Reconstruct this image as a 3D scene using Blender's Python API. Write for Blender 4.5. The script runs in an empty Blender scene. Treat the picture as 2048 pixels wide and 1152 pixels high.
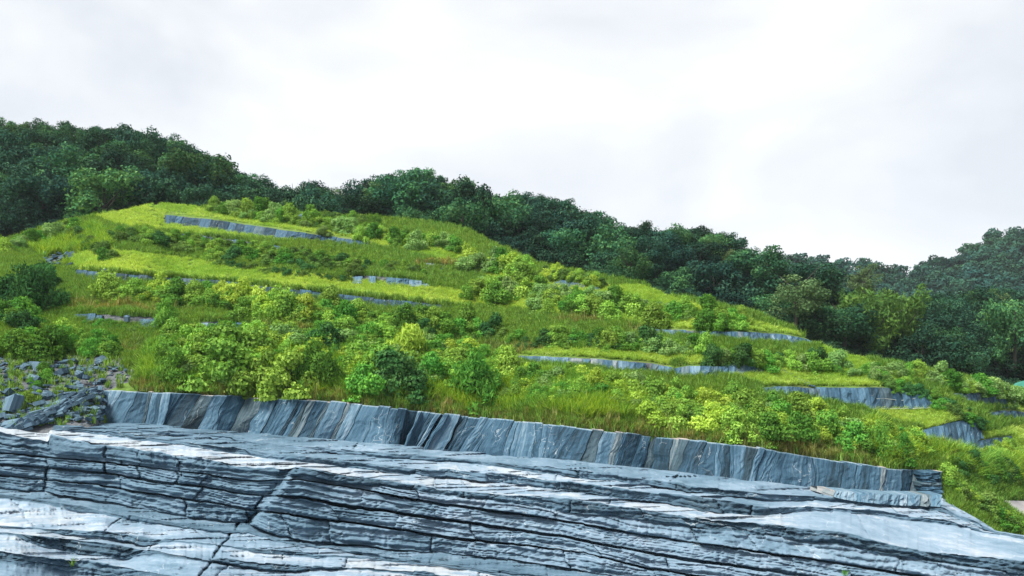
import bpy, math, random
import numpy as np

# ------------------------------------------------------------------ camera, sky, sun, exposure
F = 1600.0; HZ = 760.0; CXP = 1024.0           # focal length and horizon row for a 2048 wide picture
sc = bpy.context.scene
sc.view_settings.view_transform = 'Standard'
sc.view_settings.look = 'None'
sc.view_settings.gamma = 1
sc.view_settings.use_curve_mapping = False
sc.view_settings.exposure = 1.36
SUN_EL, SUN_AZ = 56.0, 236.0                    # degrees; azimuth clockwise from +Y (view direction)
SUN_STRENGTH, SUN_ANGLE = 3.3, 22.0
SKY_STRENGTH = 0.1

cam_d = bpy.data.cameras.new('camera')
cam_d.sensor_width = 36.0
cam_d.lens = 36.0 * F / 2048.0
cam_d.shift_y = (HZ - 576.0) / 2048.0
cam_d.clip_start = 0.5
cam_d.clip_end = 5000
cam = bpy.data.objects.new('camera', cam_d)
sc.collection.objects.link(cam)
cam.location = (0, 0, 0)
cam.rotation_euler = (math.radians(90), 0, 0)
sc.camera = cam

world = bpy.data.worlds.new("World")
sc.world = world
world.use_nodes = True
wn, wl = world.node_tree.nodes, world.node_tree.links
wn.clear()
w_out = wn.new('ShaderNodeOutputWorld'); w_bg = wn.new('ShaderNodeBackground')
w_sky = wn.new('ShaderNodeTexSky'); w_sky.sky_type = 'NISHITA'; w_sky.sun_disc = False
w_sky.sun_elevation = math.radians(SUN_EL); w_sky.sun_rotation = math.radians(SUN_AZ)
w_tc = wn.new('ShaderNodeTexCoord'); w_map = wn.new('ShaderNodeMapping')
w_map.inputs['Scale'].default_value = (1.0, 1.0, 2.2)
w_n1 = wn.new('ShaderNodeTexNoise'); w_n1.inputs['Scale'].default_value = 2.3; w_n1.inputs['Detail'].default_value = 6
w_n1.inputs['Roughness'].default_value = 0.5; w_n1.inputs['Distortion'].default_value = 0.4
w_r = wn.new('ShaderNodeValToRGB')
w_r.color_ramp.elements[0].position = 0.38; w_r.color_ramp.elements[0].color = (3.2, 3.32, 3.5, 1)
w_r.color_ramp.elements[1].position = 0.62; w_r.color_ramp.elements[1].color = (4.25, 4.3, 4.33, 1)
w_mix = wn.new('ShaderNodeMix'); w_mix.data_type = 'RGBA'; w_mix.inputs[0].default_value = 0.93
wl.new(w_tc.outputs['Generated'], w_map.inputs[0]); wl.new(w_map.outputs[0], w_n1.inputs['Vector'])
wl.new(w_n1.outputs['Fac'], w_r.inputs[0])
wl.new(w_sky.outputs[0], w_mix.inputs[6]); wl.new(w_r.outputs[0], w_mix.inputs[7])
wl.new(w_mix.outputs[2], w_bg.inputs[0]); w_bg.inputs[1].default_value = SKY_STRENGTH
wl.new(w_bg.outputs[0], w_out.inputs[0])

sun_d = bpy.data.lights.new('sun', 'SUN'); sun_d.energy = SUN_STRENGTH; sun_d.angle = math.radians(SUN_ANGLE)
sun_d.color = (1.0, 0.95, 0.86)
sun = bpy.data.objects.new('sun', sun_d); sc.collection.objects.link(sun)
sun.rotation_euler = (math.radians(90 - SUN_EL), 0, math.radians(180 - SUN_AZ))

# ------------------------------------------------------------------ helpers
rng = np.random.default_rng(7)
random.seed(7)
C = sc.collection

def hsh(ix, iy, seed):
    ix = np.asarray(ix).astype(np.int64); iy = np.asarray(iy).astype(np.int64)
    h = (ix * 374761393 + iy * 668265263 + seed * 1442695041) & 0xFFFFFFFF
    h = ((h ^ (h >> 13)) * 1274126177) & 0xFFFFFFFF
    h = (h ^ (h >> 16)) & 0xFFFFFFFF
    h = ((h ^ (h >> 15)) * 2246822519) & 0xFFFFFFFF
    return ((h ^ (h >> 13)) & 0xFFFFFF) / float(0xFFFFFF)

def vn(x, y, seed=0):                            # smooth value noise, -1..1
    x = np.asarray(x, float); y = np.asarray(y, float)
    x, y = np.broadcast_arrays(x, y)
    xi = np.floor(x); yi = np.floor(y); fx = x - xi; fy = y - yi
    fx = fx * fx * (3 - 2 * fx); fy = fy * fy * (3 - 2 * fy)
    a = hsh(xi, yi, seed); b = hsh(xi + 1, yi, seed); c = hsh(xi, yi + 1, seed); d = hsh(xi + 1, yi + 1, seed)
    return ((a * (1 - fx) + b * fx) * (1 - fy) + (c * (1 - fx) + d * fx) * fy) * 2 - 1

def fbm(x, y, seed=0, o=4):
    s = 0; a = 1.0; t = 0
    for i in range(o):
        s = s + a * vn(np.asarray(x) * 2 ** i, np.asarray(y) * 2 ** i, seed + i * 17); t += a; a *= 0.5
    return s / t

def PT(px, py, Y):                               # picture position and distance -> place in the world
    px, py, Y = np.broadcast_arrays(np.asarray(px, float), np.asarray(py, float), np.asarray(Y, float))
    return np.stack([(px - CXP) / F * Y, Y, (HZ - py) / F * Y], -1)

def mesh_np(name, V, Q, mat=None, smooth=True, uv=None, attrs=None):
    """V (n,3), Q (m,3|4) face indices"""
    me = bpy.data.meshes.new(name)
    V = np.asarray(V, np.float32); Q = np.asarray(Q, np.int32)
    k = Q.shape[1]
    me.vertices.add(len(V)); me.vertices.foreach_set('co', V.ravel())
    me.loops.add(Q.size); me.loops.foreach_set('vertex_index', Q.ravel())
    me.polygons.add(len(Q)); me.polygons.foreach_set('loop_start', np.arange(0, Q.size, k, dtype=np.int32))
    me.polygons.foreach_set('loop_total', np.full(len(Q), k, np.int32))
    me.polygons.foreach_set('use_smooth', np.full(len(Q), smooth, bool))
    if uv is not None:
        u = me.uv_layers.new(name='UVMap'); u.data.foreach_set('uv', np.asarray(uv, np.float32)[Q.ravel()].ravel())
    for an, av in (attrs or {}).items():
        a = me.attributes.new(an, 'FLOAT', 'POINT'); a.data.foreach_set('value', np.asarray(av, np.float32))
    if mat: me.materials.append(mat)
    me.update(calc_edges=True)
    return me

def link(name, me, parent=None, loc=None, rot=None, scale=None, label=None, cat=None, group=None, kind=None):
    o = bpy.data.objects.new(name, me); C.objects.link(o)
    if parent: o.parent = parent
    if loc is not None: o.location = [float(v) for v in loc]
    if rot is not None: o.rotation_euler = [float(v) for v in rot]
    if scale is not None: o.scale = [float(v) for v in scale] if hasattr(scale, '__len__') else (float(scale),) * 3
    if label: o['label'] = label
    if cat: o['category'] = cat
    if group: o['group'] = group
    if kind: o['kind'] = kind
    return o

def nth(n):
    w = ['first', 'second', 'third', 'fourth', 'fifth', 'sixth', 'seventh', 'eighth', 'ninth', 'tenth', 'eleventh', 'twelfth']
    if n < 12: return w[n]
    n += 1
    return '%d%s' % (n, 'th' if 10 < n % 100 < 20 else {1: 'st', 2: 'nd', 3: 'rd'}.get(n % 10, 'th'))

# ------------------------------------------------------------------ materials
class NT:
    def __init__(s, name):
        s.m = bpy.data.materials.new(name); s.m.use_nodes = True
        s.n = s.m.node_tree.nodes; s.l = s.m.node_tree.links; s.n.clear()
        s.out = s.n.new('ShaderNodeOutputMaterial')
    def a(s, t, **kw):
        nd = s.n.new(t)
        for k, v in kw.items():
            if k.startswith('i_'):
                nd.inputs[k[2:].replace('_', ' ')].default_value = v
            else: setattr(nd, k, v)
        return nd
    def k(s, a, b): s.l.new(a, b)
    def math(s, op, a, b=None, c=None, clamp=False):
        nd = s.n.new('ShaderNodeMath'); nd.operation = op; nd.use_clamp = clamp
        for i, v in enumerate((a, b, c)):
            if v is None: continue
            if hasattr(v, 'links') or hasattr(v, 'is_linked'): s.k(v, nd.inputs[i])
            else: nd.inputs[i].default_value = v
        return nd.outputs[0]
    def ramp(s, fac, stops, interp='LINEAR'):
        nd = s.n.new('ShaderNodeValToRGB'); r = nd.color_ramp; r.interpolation = interp
        while len(r.elements) < len(stops): r.elements.new(0.5)
        for e, (p, c) in zip(r.elements, stops):
            e.position = p; e.color = (c[0], c[1], c[2], 1) if hasattr(c, '__len__') else (c, c, c, 1)
        s.k(fac, nd.inputs[0]); return nd.outputs[0]
    def mix(s, fac, a, b, blend='MIX'):
        nd = s.n.new('ShaderNodeMix'); nd.data_type = 'RGBA'; nd.blend_type = blend
        for i, v in ((0, fac), (6, a), (7, b)):
            if hasattr(v, 'is_linked'): s.k(v, nd.inputs[i])
            elif hasattr(v, '__len__'): nd.inputs[i].default_value = (v[0], v[1], v[2], 1)
            else: nd.inputs[i].default_value = v
        return nd.outputs[2]
    def noise(s, vec, scale, detail=4, rough=0.55, dist=0.0):
        nd = s.n.new('ShaderNodeTexNoise'); nd.inputs['Scale'].default_value = scale
        nd.inputs['Detail'].default_value = detail; nd.inputs['Roughness'].default_value = rough
        nd.inputs['Distortion'].default_value = dist
        if vec is not None: s.k(vec, nd.inputs['Vector'])
        return nd.outputs['Fac']
    def mapped(s, vec, sx, sy, sz, rot=(0, 0, 0)):
        nd = s.n.new('ShaderNodeMapping'); nd.inputs['Scale'].default_value = (sx, sy, sz)
        nd.inputs['Rotation'].default_value = rot
        s.k(vec, nd.inputs[0]); return nd.outputs[0]

def slate_material(name, along=True, tone_mul=1.0, stops=None, warm=0.10, attr=True, rough=0.6):
    """slate whose streaks follow UV x (along the bed); 'tone' attribute = how weathered and pale the stone is"""
    t = NT(name)
    uv = t.a('ShaderNodeTexCoord').outputs['UV']
    geo = t.a('ShaderNodeNewGeometry').outputs['Position']
    st1 = t.noise(t.mapped(uv, 0.6, 4.2, 1) if along else t.mapped(uv, 6.5, 0.4, 1), 1.0, 7, 0.62, 0.35)
    st2 = t.noise(t.mapped(uv, 2.6, 16.0, 1) if along else t.mapped(uv, 16.0, 1.2, 1), 1.0, 5, 0.6, 0.2)
    blot = t.noise(geo, 0.9, 6, 0.65, 0.5)
    fine = t.noise(geo, 14.0, 4, 0.7)
    rnd = t.a('ShaderNodeObjectInfo').outputs['Random']
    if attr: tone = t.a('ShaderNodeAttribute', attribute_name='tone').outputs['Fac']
    else: tone = t.math('ADD', t.math('MULTIPLY', rnd, 0.34), 0.08)
    # flaky patches: cells with ragged outlines where thin sheets have split away
    fw = t.n.new('ShaderNodeVectorMath'); fw.operation = 'ADD'
    fz = t.a('ShaderNodeTexNoise'); fz.inputs['Scale'].default_value = 2.2; fz.inputs['Detail'].default_value = 5; t.k(uv, fz.inputs['Vector'])
    t.k(t.mapped(uv, .75, 2.2, 1) if along else t.mapped(uv, 1.6, .5, 1), fw.inputs[0]); t.k(fz.outputs['Color'], fw.inputs[1])
    fv = t.a('ShaderNodeTexVoronoi'); fv.inputs['Scale'].default_value = 1.3; t.k(fw.outputs[0], fv.inputs['Vector'])
    flake = t.a('ShaderNodeSeparateColor'); t.k(fv.outputs['Color'], flake.inputs[0]); flake = flake.outputs[0]
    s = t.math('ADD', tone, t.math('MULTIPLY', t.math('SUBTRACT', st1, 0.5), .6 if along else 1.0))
    s = t.math('ADD', s, t.math('MULTIPLY', t.math('SUBTRACT', flake, 0.5), .18))
    s = t.math('ADD', s, t.math('MULTIPLY', t.math('SUBTRACT', st2, 0.5), 0.32 if along else .5))
    s = t.math('ADD', s, t.math('MULTIPLY', t.math('SUBTRACT', blot, 0.5), 0.45))
    s = t.math('ADD', s, t.math('MULTIPLY', t.math('SUBTRACT', fine, 0.5), 0.22))
    if attr: s = t.math('ADD', s, t.math('MULTIPLY', t.math('SUBTRACT', rnd, 0.5), 0.16))
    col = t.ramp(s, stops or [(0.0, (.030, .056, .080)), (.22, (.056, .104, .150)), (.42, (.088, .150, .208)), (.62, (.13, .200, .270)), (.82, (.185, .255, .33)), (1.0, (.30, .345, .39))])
    wn_ = t.noise(geo, 0.35, 5, 0.6, 0.8)
    wf = t.ramp(wn_, [(.56, 0.0), (.70, 1.0)])
    col = t.mix(t.math('MULTIPLY', wf, warm * 1.5), col, t.mix(1.0, col, (1.25, 1.02, .80), 'MULTIPLY'))
    if not along: col = t.mix(t.ramp(rnd, [(.86, 0.0), (.88, .8)]), col, t.mix(1.0, col, (1.5, 1.02, .78), 'MULTIPLY'))
    # thin pale quartz veins
    vein = t.a('ShaderNodeTexVoronoi', feature='DISTANCE_TO_EDGE'); vein.inputs['Scale'].default_value = 1.0
    wv = t.mapped(uv, 0.7, 2.4, 1, (0, 0, .5)) if along else t.mapped(uv, 1.6, .5, 1, (0, 0, .35))
    ad = t.n.new('ShaderNodeVectorMath'); ad.operation = 'ADD'
    nz = t.a('ShaderNodeTexNoise'); nz.inputs['Scale'].default_value = 1.5; nz.inputs['Detail'].default_value = 4; t.k(uv, nz.inputs['Vector'])
    t.k(wv, ad.inputs[0]); t.k(nz.outputs['Color'], ad.inputs[1]); t.k(ad.outputs[0], vein.inputs['Vector'])
    vf = t.ramp(vein.outputs['Distance'], [(0.0, 1.0), (.012, 0.0)])
    vf = t.math('MULTIPLY', vf, t.ramp(t.noise(geo, .6, 3), [(.5, 0.0), (.62, .6)]))
    col = t.mix(vf, col, (.5, .55, .58))
    b = t.a('ShaderNodeBsdfPrincipled'); t.k(col, b.inputs['Base Color'])
    t.k(t.ramp(st2, [(.3, rough + .1), (.7, rough + .3)]), b.inputs['Roughness']); b.inputs['Specular IOR Level'].default_value = 0.12
    h = t.math('ADD', t.math('MULTIPLY', st2, 0.6), t.math('MULTIPLY', st1, 0.8)); h = t.math('ADD', h, t.math('MULTIPLY', fine, .25)); h = t.math('ADD', h, t.math('MULTIPLY', flake, .8))
    bp = t.a('ShaderNodeBump'); bp.inputs['Strength'].default_value = 0.6; bp.inputs['Distance'].default_value = 0.10
    t.k(h, bp.inputs['Height']); t.k(bp.outputs[0], b.inputs['Normal']); t.k(b.outputs[0], t.out.inputs[0])
    return t.m

def leaf_material(name, cols, hue=0.5, transl=0.30, spec=0.3, patch=None, patch_scale=0.08):
    """cols: three leaf colours picked per leaf; each plant shifts them a little"""
    t = NT(name)
    v = t.a('ShaderNodeAttribute', attribute_name='leaf').outputs['Fac']
    rnd = t.a('ShaderNodeObjectInfo').outputs['Random']
    geo = t.a('ShaderNodeNewGeometry').outputs['Position']
    col = t.ramp(v, [(0.0, cols[0]), (.5, cols[1]), (1.0, cols[2])])
    hs = t.a('ShaderNodeHueSaturation')
    t.k(col, hs.inputs['Color'])
    t.k(t.math('ADD', t.math('MULTIPLY', rnd, .05 * hue), .5 - .025 * hue), hs.inputs['Hue'])
    rr = t.math('FRACT', t.math('MULTIPLY', rnd, 7.31))
    t.k(t.math('ADD', t.math('MULTIPLY', rr, .95 * hue), 1 - .42 * hue), hs.inputs['Value'])
    c = hs.outputs[0]
    if patch:
        pn = t.noise(geo, patch_scale, 4, .6, .5)
        c = t.mix(t.ramp(pn, [(.42, 0.0), (.62, 1.0)]), c, t.mix(1.0, c, patch, 'MULTIPLY'))
    b = t.a('ShaderNodeBsdfPrincipled'); t.k(c, b.inputs['Base Color']); b.inputs['Roughness'].default_value = .85
    b.inputs['Specular IOR Level'].default_value = spec * .3
    tr = t.a('ShaderNodeBsdfTranslucent'); t.k(t.mix(1.0, c, (1.35, 1.2, .55), 'MULTIPLY'), tr.inputs['Color'])
    mx = t.a('ShaderNodeMixShader'); mx.inputs[0].default_value = transl
    t.k(b.outputs[0], mx.inputs[1]); t.k(tr.outputs[0], mx.inputs[2]); t.k(mx.outputs[0], t.out.inputs[0])
    return t.m

def simple_material(name, c, rough=.8, var=.3, scale=3):
    t = NT(name); geo = t.a('ShaderNodeNewGeometry').outputs['Position']
    n = t.noise(geo, scale, 5, .65)
    col = t.mix(n, [x * (1 - var) for x in c], [min(1, x * (1 + var)) for x in c])
    b = t.a('ShaderNodeBsdfPrincipled'); t.k(col, b.inputs['Base Color']); b.inputs['Roughness'].default_value = rough
    bp = t.a('ShaderNodeBump'); bp.inputs['Strength'].default_value = .4; t.k(n, bp.inputs['Height']); t.k(bp.outputs[0], b.inputs['Normal'])
    t.k(b.outputs[0], t.out.inputs[0]); return t.m

M_slate = slate_material('layered_slate')
M_wall = slate_material('upright_slate', along=False, attr=True, rough=.5,
    stops=[(0.0, (.012, .030, .046)), (.25, (.028, .070, .112)), (.5, (.058, .122, .182)), (.72, (.13, .205, .27)), (1.0, (.30, .36, .41))])
M_scree = slate_material('scree_slate', attr=False, warm=.2)


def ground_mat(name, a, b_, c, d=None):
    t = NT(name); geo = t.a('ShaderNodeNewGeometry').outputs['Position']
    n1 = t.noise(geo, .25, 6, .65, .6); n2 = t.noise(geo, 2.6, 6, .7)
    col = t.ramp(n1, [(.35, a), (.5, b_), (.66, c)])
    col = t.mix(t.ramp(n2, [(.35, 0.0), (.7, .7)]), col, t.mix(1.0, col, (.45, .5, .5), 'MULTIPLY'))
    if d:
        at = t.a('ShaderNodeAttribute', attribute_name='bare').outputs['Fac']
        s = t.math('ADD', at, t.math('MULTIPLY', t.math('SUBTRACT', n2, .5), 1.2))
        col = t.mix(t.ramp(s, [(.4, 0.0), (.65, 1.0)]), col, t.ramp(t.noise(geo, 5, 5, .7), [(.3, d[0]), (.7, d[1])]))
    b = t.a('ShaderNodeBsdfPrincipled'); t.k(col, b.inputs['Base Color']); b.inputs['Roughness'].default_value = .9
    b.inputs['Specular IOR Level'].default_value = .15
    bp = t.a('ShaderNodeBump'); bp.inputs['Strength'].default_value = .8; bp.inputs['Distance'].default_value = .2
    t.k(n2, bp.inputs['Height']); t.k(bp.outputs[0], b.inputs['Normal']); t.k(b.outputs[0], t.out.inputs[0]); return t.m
M_hill = ground_mat('hillside_soil', (.07, .13, .025), (.12, .20, .035), (.15, .19, .055), ((.035, .045, .055), (.16, .17, .185)))
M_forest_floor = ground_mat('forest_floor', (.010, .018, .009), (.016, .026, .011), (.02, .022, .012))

# ------------------------------------------------------------------ foreground slate ledges
SX = np.array([-260, 0, 98, 102, 200, 300, 400, 500, 590, 600, 700, 850, 1000, 1150, 1300, 1450, 1600, 1750, 1885, 1910, 1980, 2048, 2300], float)
def tab(**kw): return kw
def cv(pts):
    p = np.array(pts, float); return lambda x: np.interp(x, p[:, 0], p[:, 1])
foot0 = cv([(-260, 848), (0, 850), (100, 851), (135, 848), (200, 844), (300, 848), (400, 857), (500, 864), (600, 872), (700, 880), (850, 894), (1000, 907), (1150, 921), (1300, 936), (1450, 954), (1600, 971), (1750, 984), (1885, 991), (1910, 1012), (1960, 1040), (1990, 1060), (2048, 1070), (2300, 1105)])
foot2 = cv([(-260, 852), (0, 855), (100, 858), (200, 871), (300, 882), (400, 895), (500, 911), (600, 924), (700, 935), (850, 952), (1000, 966), (1150, 985), (1300, 1004), (1450, 1026), (1530, 1031), (1610, 1020), (1750, 1029), (1900, 1050), (1990, 1068), (2048, 1078), (2300, 1115)])
lip3 = cv([(-260, 860), (0, 864), (96, 884), (102, 869), (205, 889), (300, 902), (400, 916), (462, 930), (575, 939), (600, 936), (700, 953), (850, 970), (930, 977), (1000, 986), (1150, 1003), (1300, 1020), (1450, 1040), (1600, 1058), (1700, 1068), (1774, 1087), (1863, 1101), (2048, 1126), (2300, 1160)])
foot3 = cv([(-260, 885), (0, 890), (100, 905), (200, 914), (400, 938), (500, 950), (600, 949), (700, 968), (850, 986), (1000, 1003), (1150, 1022), (1300, 1040), (1450, 1060), (1600, 1080), (1750, 1106), (1900, 1126), (2048, 1148), (2300, 1180)])
lipA = cv([(-260, 900), (0, 908), (200, 926), (400, 950), (500, 966), (600, 964), (700, 980), (850, 1002), (1000, 1023), (1150, 1047), (1300, 1074), (1450, 1096), (1600, 1116), (1750, 1138), (1900, 1160), (2048, 1185), (2300, 1220)])
lipB = cv([(-260, 925), (0, 930), (200, 948), (400, 976), (500, 992), (600, 996), (700, 1012), (850, 1034), (1000, 1055), (1150, 1078), (1300, 1106), (1450, 1128), (1600, 1150), (1750, 1175), (1900, 1198), (2048, 1222), (2300, 1260)])
lipC = cv([(-260, 945), (0, 952), (200, 974), (400, 1004), (500, 1020), (600, 1034), (700, 1047), (850, 1068), (1000, 1086), (1150, 1108), (1300, 1138), (1450, 1162), (1600, 1185), (1750, 1210), (1900, 1235), (2048, 1260), (2300, 1300)])
base = cv([(-260, 970), (0, 976), (98, 985), (240, 1008), (376, 1031), (496, 1046), (560, 1072), (700, 1086), (850, 1102), (1000, 1118), (1150, 1136), (1300, 1162), (1450, 1187), (1600, 1212), (1750, 1240), (2048, 1290), (2300, 1330)])
def offs(f, d):
    g = cv(d); return lambda x: f(x) + g(x)
lipL0 = offs(base, [(-260, 14), (0, 14), (60, 16), (240, 20), (420, 22), (560, 12), (700, 18), (900, 22), (1200, 25), (2300, 30)])
ftL0 = offs(lipL0, [(-260, 3), (60, 8), (300, 9), (430, 6), (500, 2), (640, 2), (760, 5), (1100, 5), (2300, 5)])
lipL1 = cv([(-260, 1040), (0, 1050), (100, 1058), (200, 1062), (330, 1080), (470, 1092), (600, 1104), (760, 1120), (900, 1134), (1050, 1155), (1300, 1200), (2300, 1380)])
ftL1 = offs(lipL1, [(-260, 1), (80, 1), (130, 13), (300, 15), (345, 2), (460, 1), (500, 7), (640, 9), (680, 2), (2300, 3)])
lipL2 = cv([(-260, 1060), (0, 1066), (50, 1069), (150, 1078), (230, 1088), (320, 1104), (420, 1122), (450, 1118), (520, 1128), (640, 1134), (760, 1140), (900, 1152), (1050, 1175), (1300, 1225), (2300, 1420)])
ftL2 = offs(lipL2, [(-260, 2), (30, 2), (70, 20), (150, 27), (250, 24), (310, 4), (420, 2), (450, 10), (560, 14), (700, 3), (2300, 4)])
lipL3 = cv([(-260, 1090), (0, 1101), (100, 1114), (180, 1122), (256, 1134), (330, 1150), (500, 1160), (760, 1170), (1050, 1200), (1300, 1250), (2300, 1460)])
ftL3 = offs(lipL3, [(-260, 20), (0, 19), (240, 26), (300, 4), (2300, 6)])
near1 = offs(ftL3, [(-260, 150), (0, 150), (1000, 150), (2300, 150)])
near2 = offs(ftL3, [(-260, 900), (2300, 900)])

def frac(a, b, f):
    g = cv(f); return lambda x: a(x) + (b(x) - a(x)) * g(x)
lip1 = frac(foot0, foot2, [(-260, .2), (200, .35), (700, .38), (1000, .3), (1500, .35), (1650, .40), (1885, .35), (2300, .4)])
foot1 = frac(foot0, foot2, [(-260, .3), (200, .47), (700, .5), (1000, .47), (1500, .5), (1600, .62), (1885, .6), (2300, .6)])
lip2 = frac(foot0, foot2, [(-260, .7), (200, .78), (700, .74), (900, .68), (1150, .70), (1400, .66), (1600, .8), (2300, .85)])

# (upper curve, rows, slope table, kind, bed id, tone table with weathering and painted light): from the camera outwards
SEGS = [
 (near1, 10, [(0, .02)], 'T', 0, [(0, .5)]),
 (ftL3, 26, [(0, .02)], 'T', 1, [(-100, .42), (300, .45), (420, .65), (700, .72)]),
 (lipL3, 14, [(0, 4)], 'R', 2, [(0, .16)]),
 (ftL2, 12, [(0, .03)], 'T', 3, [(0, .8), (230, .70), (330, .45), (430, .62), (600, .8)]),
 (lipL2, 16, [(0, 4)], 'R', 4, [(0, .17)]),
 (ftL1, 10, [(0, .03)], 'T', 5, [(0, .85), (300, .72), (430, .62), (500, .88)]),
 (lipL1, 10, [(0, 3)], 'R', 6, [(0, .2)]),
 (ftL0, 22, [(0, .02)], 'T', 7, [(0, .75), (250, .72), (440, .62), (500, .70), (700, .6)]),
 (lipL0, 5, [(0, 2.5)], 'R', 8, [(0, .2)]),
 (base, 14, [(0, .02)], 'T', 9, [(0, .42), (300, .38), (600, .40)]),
 (lipC, 22, [(-260, 9), (450, 7), (640, 2.5), (2300, 1.8)], 'R', 10, [(0, .33), (500, .33), (640, .42), (1200, .52)]),  # tone rises along the sloping beds: the light they catch is painted in
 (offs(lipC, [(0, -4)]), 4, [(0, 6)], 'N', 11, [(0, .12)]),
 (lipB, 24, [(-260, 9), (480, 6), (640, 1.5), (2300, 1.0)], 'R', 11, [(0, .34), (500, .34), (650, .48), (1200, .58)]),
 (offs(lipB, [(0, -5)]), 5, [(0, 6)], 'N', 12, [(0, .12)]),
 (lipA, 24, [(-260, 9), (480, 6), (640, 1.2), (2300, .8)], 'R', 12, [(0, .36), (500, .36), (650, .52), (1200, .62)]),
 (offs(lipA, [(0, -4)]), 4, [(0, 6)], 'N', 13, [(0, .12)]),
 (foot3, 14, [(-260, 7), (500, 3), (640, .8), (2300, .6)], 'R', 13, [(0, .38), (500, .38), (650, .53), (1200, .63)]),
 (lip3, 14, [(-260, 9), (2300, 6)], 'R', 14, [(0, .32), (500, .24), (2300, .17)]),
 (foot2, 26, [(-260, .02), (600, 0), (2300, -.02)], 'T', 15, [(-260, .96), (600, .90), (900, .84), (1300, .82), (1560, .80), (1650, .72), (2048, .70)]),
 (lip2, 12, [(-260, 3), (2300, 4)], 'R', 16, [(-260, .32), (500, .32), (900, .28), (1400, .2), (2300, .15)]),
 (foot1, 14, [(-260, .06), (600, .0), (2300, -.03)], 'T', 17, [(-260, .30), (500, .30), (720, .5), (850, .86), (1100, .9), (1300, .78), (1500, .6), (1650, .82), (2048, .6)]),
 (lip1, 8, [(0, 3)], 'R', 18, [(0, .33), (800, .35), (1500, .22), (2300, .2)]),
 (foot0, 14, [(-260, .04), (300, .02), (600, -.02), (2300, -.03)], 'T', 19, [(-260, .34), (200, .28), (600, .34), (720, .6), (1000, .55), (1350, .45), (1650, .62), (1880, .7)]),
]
xs = np.concatenate([np.arange(-500, -30, 14), np.arange(-30, 2080, 2.4), np.arange(2084, 2560, 14)]).astype(float)
nx = len(xs)
xc = np.clip(xs, -260, 2300)
def jag(x, k, amp=1.0):
    s = fbm(x / 230., k * 1.7, 15, 2) * (6.5 if 10 <= k <= 17 else 3.0) * np.interp(x, [350, 650], [.5, 1]) + fbm(x / 70., k * 3.1, 5, 3) * 3.2 + fbm(x / 16., k * 5.3, 9, 2) * 1.7
    step = (hsh(np.floor(x / 34. + 3 * vn(x / 150., k, 3)), np.full_like(x, k), 21) - .5) * 2.6
    return (s + step) * amp
curves = [near2(xc)]
for k, sg in enumerate(SEGS):
    y = sg[0](xc).copy()
    if k >= 1:
        amp = 1.0 if sg[3] != 'N' else 0.5
        if k == len(SEGS) - 1: amp = .4
        y = y + jag(xs, k if sg[3] != 'N' else k - 1, amp)
        if SEGS[k][4] in (15,): y = y - 0
    y = np.minimum(y, curves[-1] - 1.0)
    curves.append(y)
zb = cv([(-260, -4.3), (0, -4.4), (500, -5.0), (1000, -6.0), (1600, -7.3), (2048, -8.2), (2300, -8.6)])(xc)
base_i = 10                                        # index in curves of 'base'
qf = lambda y: (HZ - y) / F
# base distances, then march outwards and inwards
dist = [None] * len(curves)
dist[base_i] = zb / qf(curves[base_i])
smin = .045
def slope_of(sg): return cv(sg[2])(xc) if len(sg[2]) > 1 else np.full(nx, float(sg[2][0][1]))
for k in range(base_i, len(SEGS)):
    s = slope_of(SEGS[k]); q0, q1 = qf(curves[k]), qf(curves[k + 1])
    qm = .5 * (q0 + q1)
    dist[k + 1] = dist[k] * (1 + (q1 - q0) / np.maximum(s - qm, smin))
for k in range(base_i - 1, -1, -1):
    s = slope_of(SEGS[k]); q0, q1 = qf(curves[k]), qf(curves[k + 1])
    dist[k] = dist[k + 1] * (s - q1) / (s - q0)
# smooth the distance sideways so that jagged lips do not ripple the far ledges
def smooth(a, w):
    kx = np.hanning(w + 2)[1:-1]; kx /= kx.sum()
    return np.convolve(np.pad(a, w // 2, mode='edge'), kx, mode='valid')[:len(a)]
dist = [smooth(d, 41) for d in dist]
FOOT_Y = dist[-1]

rows_y, rows_Y, rows_seg, rows_t, rows_tone, rows_v = [], [], [], [], [], []
bed_joints = {}
def joints_for(bed, kind):
    if bed in bed_joints: return bed_joints[bed]
    r = np.random.default_rng(100 + bed)
    lo, hi = {'R': (60, 330), 'T': (120, 420), 'N': (60, 330)}[kind]
    if bed in (1, 3, 5, 7): lo, hi = 90, 230
    j = []; x = -480 + r.uniform(0, 100)
    while x < 2500:
        if bed in (1, 3, 5, 7, 9) and abs(x - 445) < 60: x += 60; continue
        j.append((x, r.uniform(-.5, .9) if kind != 'T' else r.uniform(-1.2, 1.6))); x += r.uniform(lo, hi) * (1 if -50 < x < 2090 else 3)
    if bed in (10, 11, 12, 13, 14):
        j = [q for q in j if min(abs(q[0] - c) for c in (98, 300, 420, 535)) > 28]
        sh = {10: 0, 11: 6, 12: 14, 13: 20, 14: 24}[bed]
        j += [(88 + sh * .5, .15), (210 + (bed % 2) * 30, 0), (388 + sh * 1.3, -.5), (500 + sh * 3.4, -.7)]
        if bed > 11: j += [(278, .1), (355, .2)]
    if bed in (1, 3, 5, 7, 9): j.append((475, -.73))
    if bed == 15: j = [q for q in j if q[0] < 60 or q[0] > 600] + [(700, -1), (930, 1)]
    bed_joints[bed] = sorted(j); return bed_joints[bed]

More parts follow.
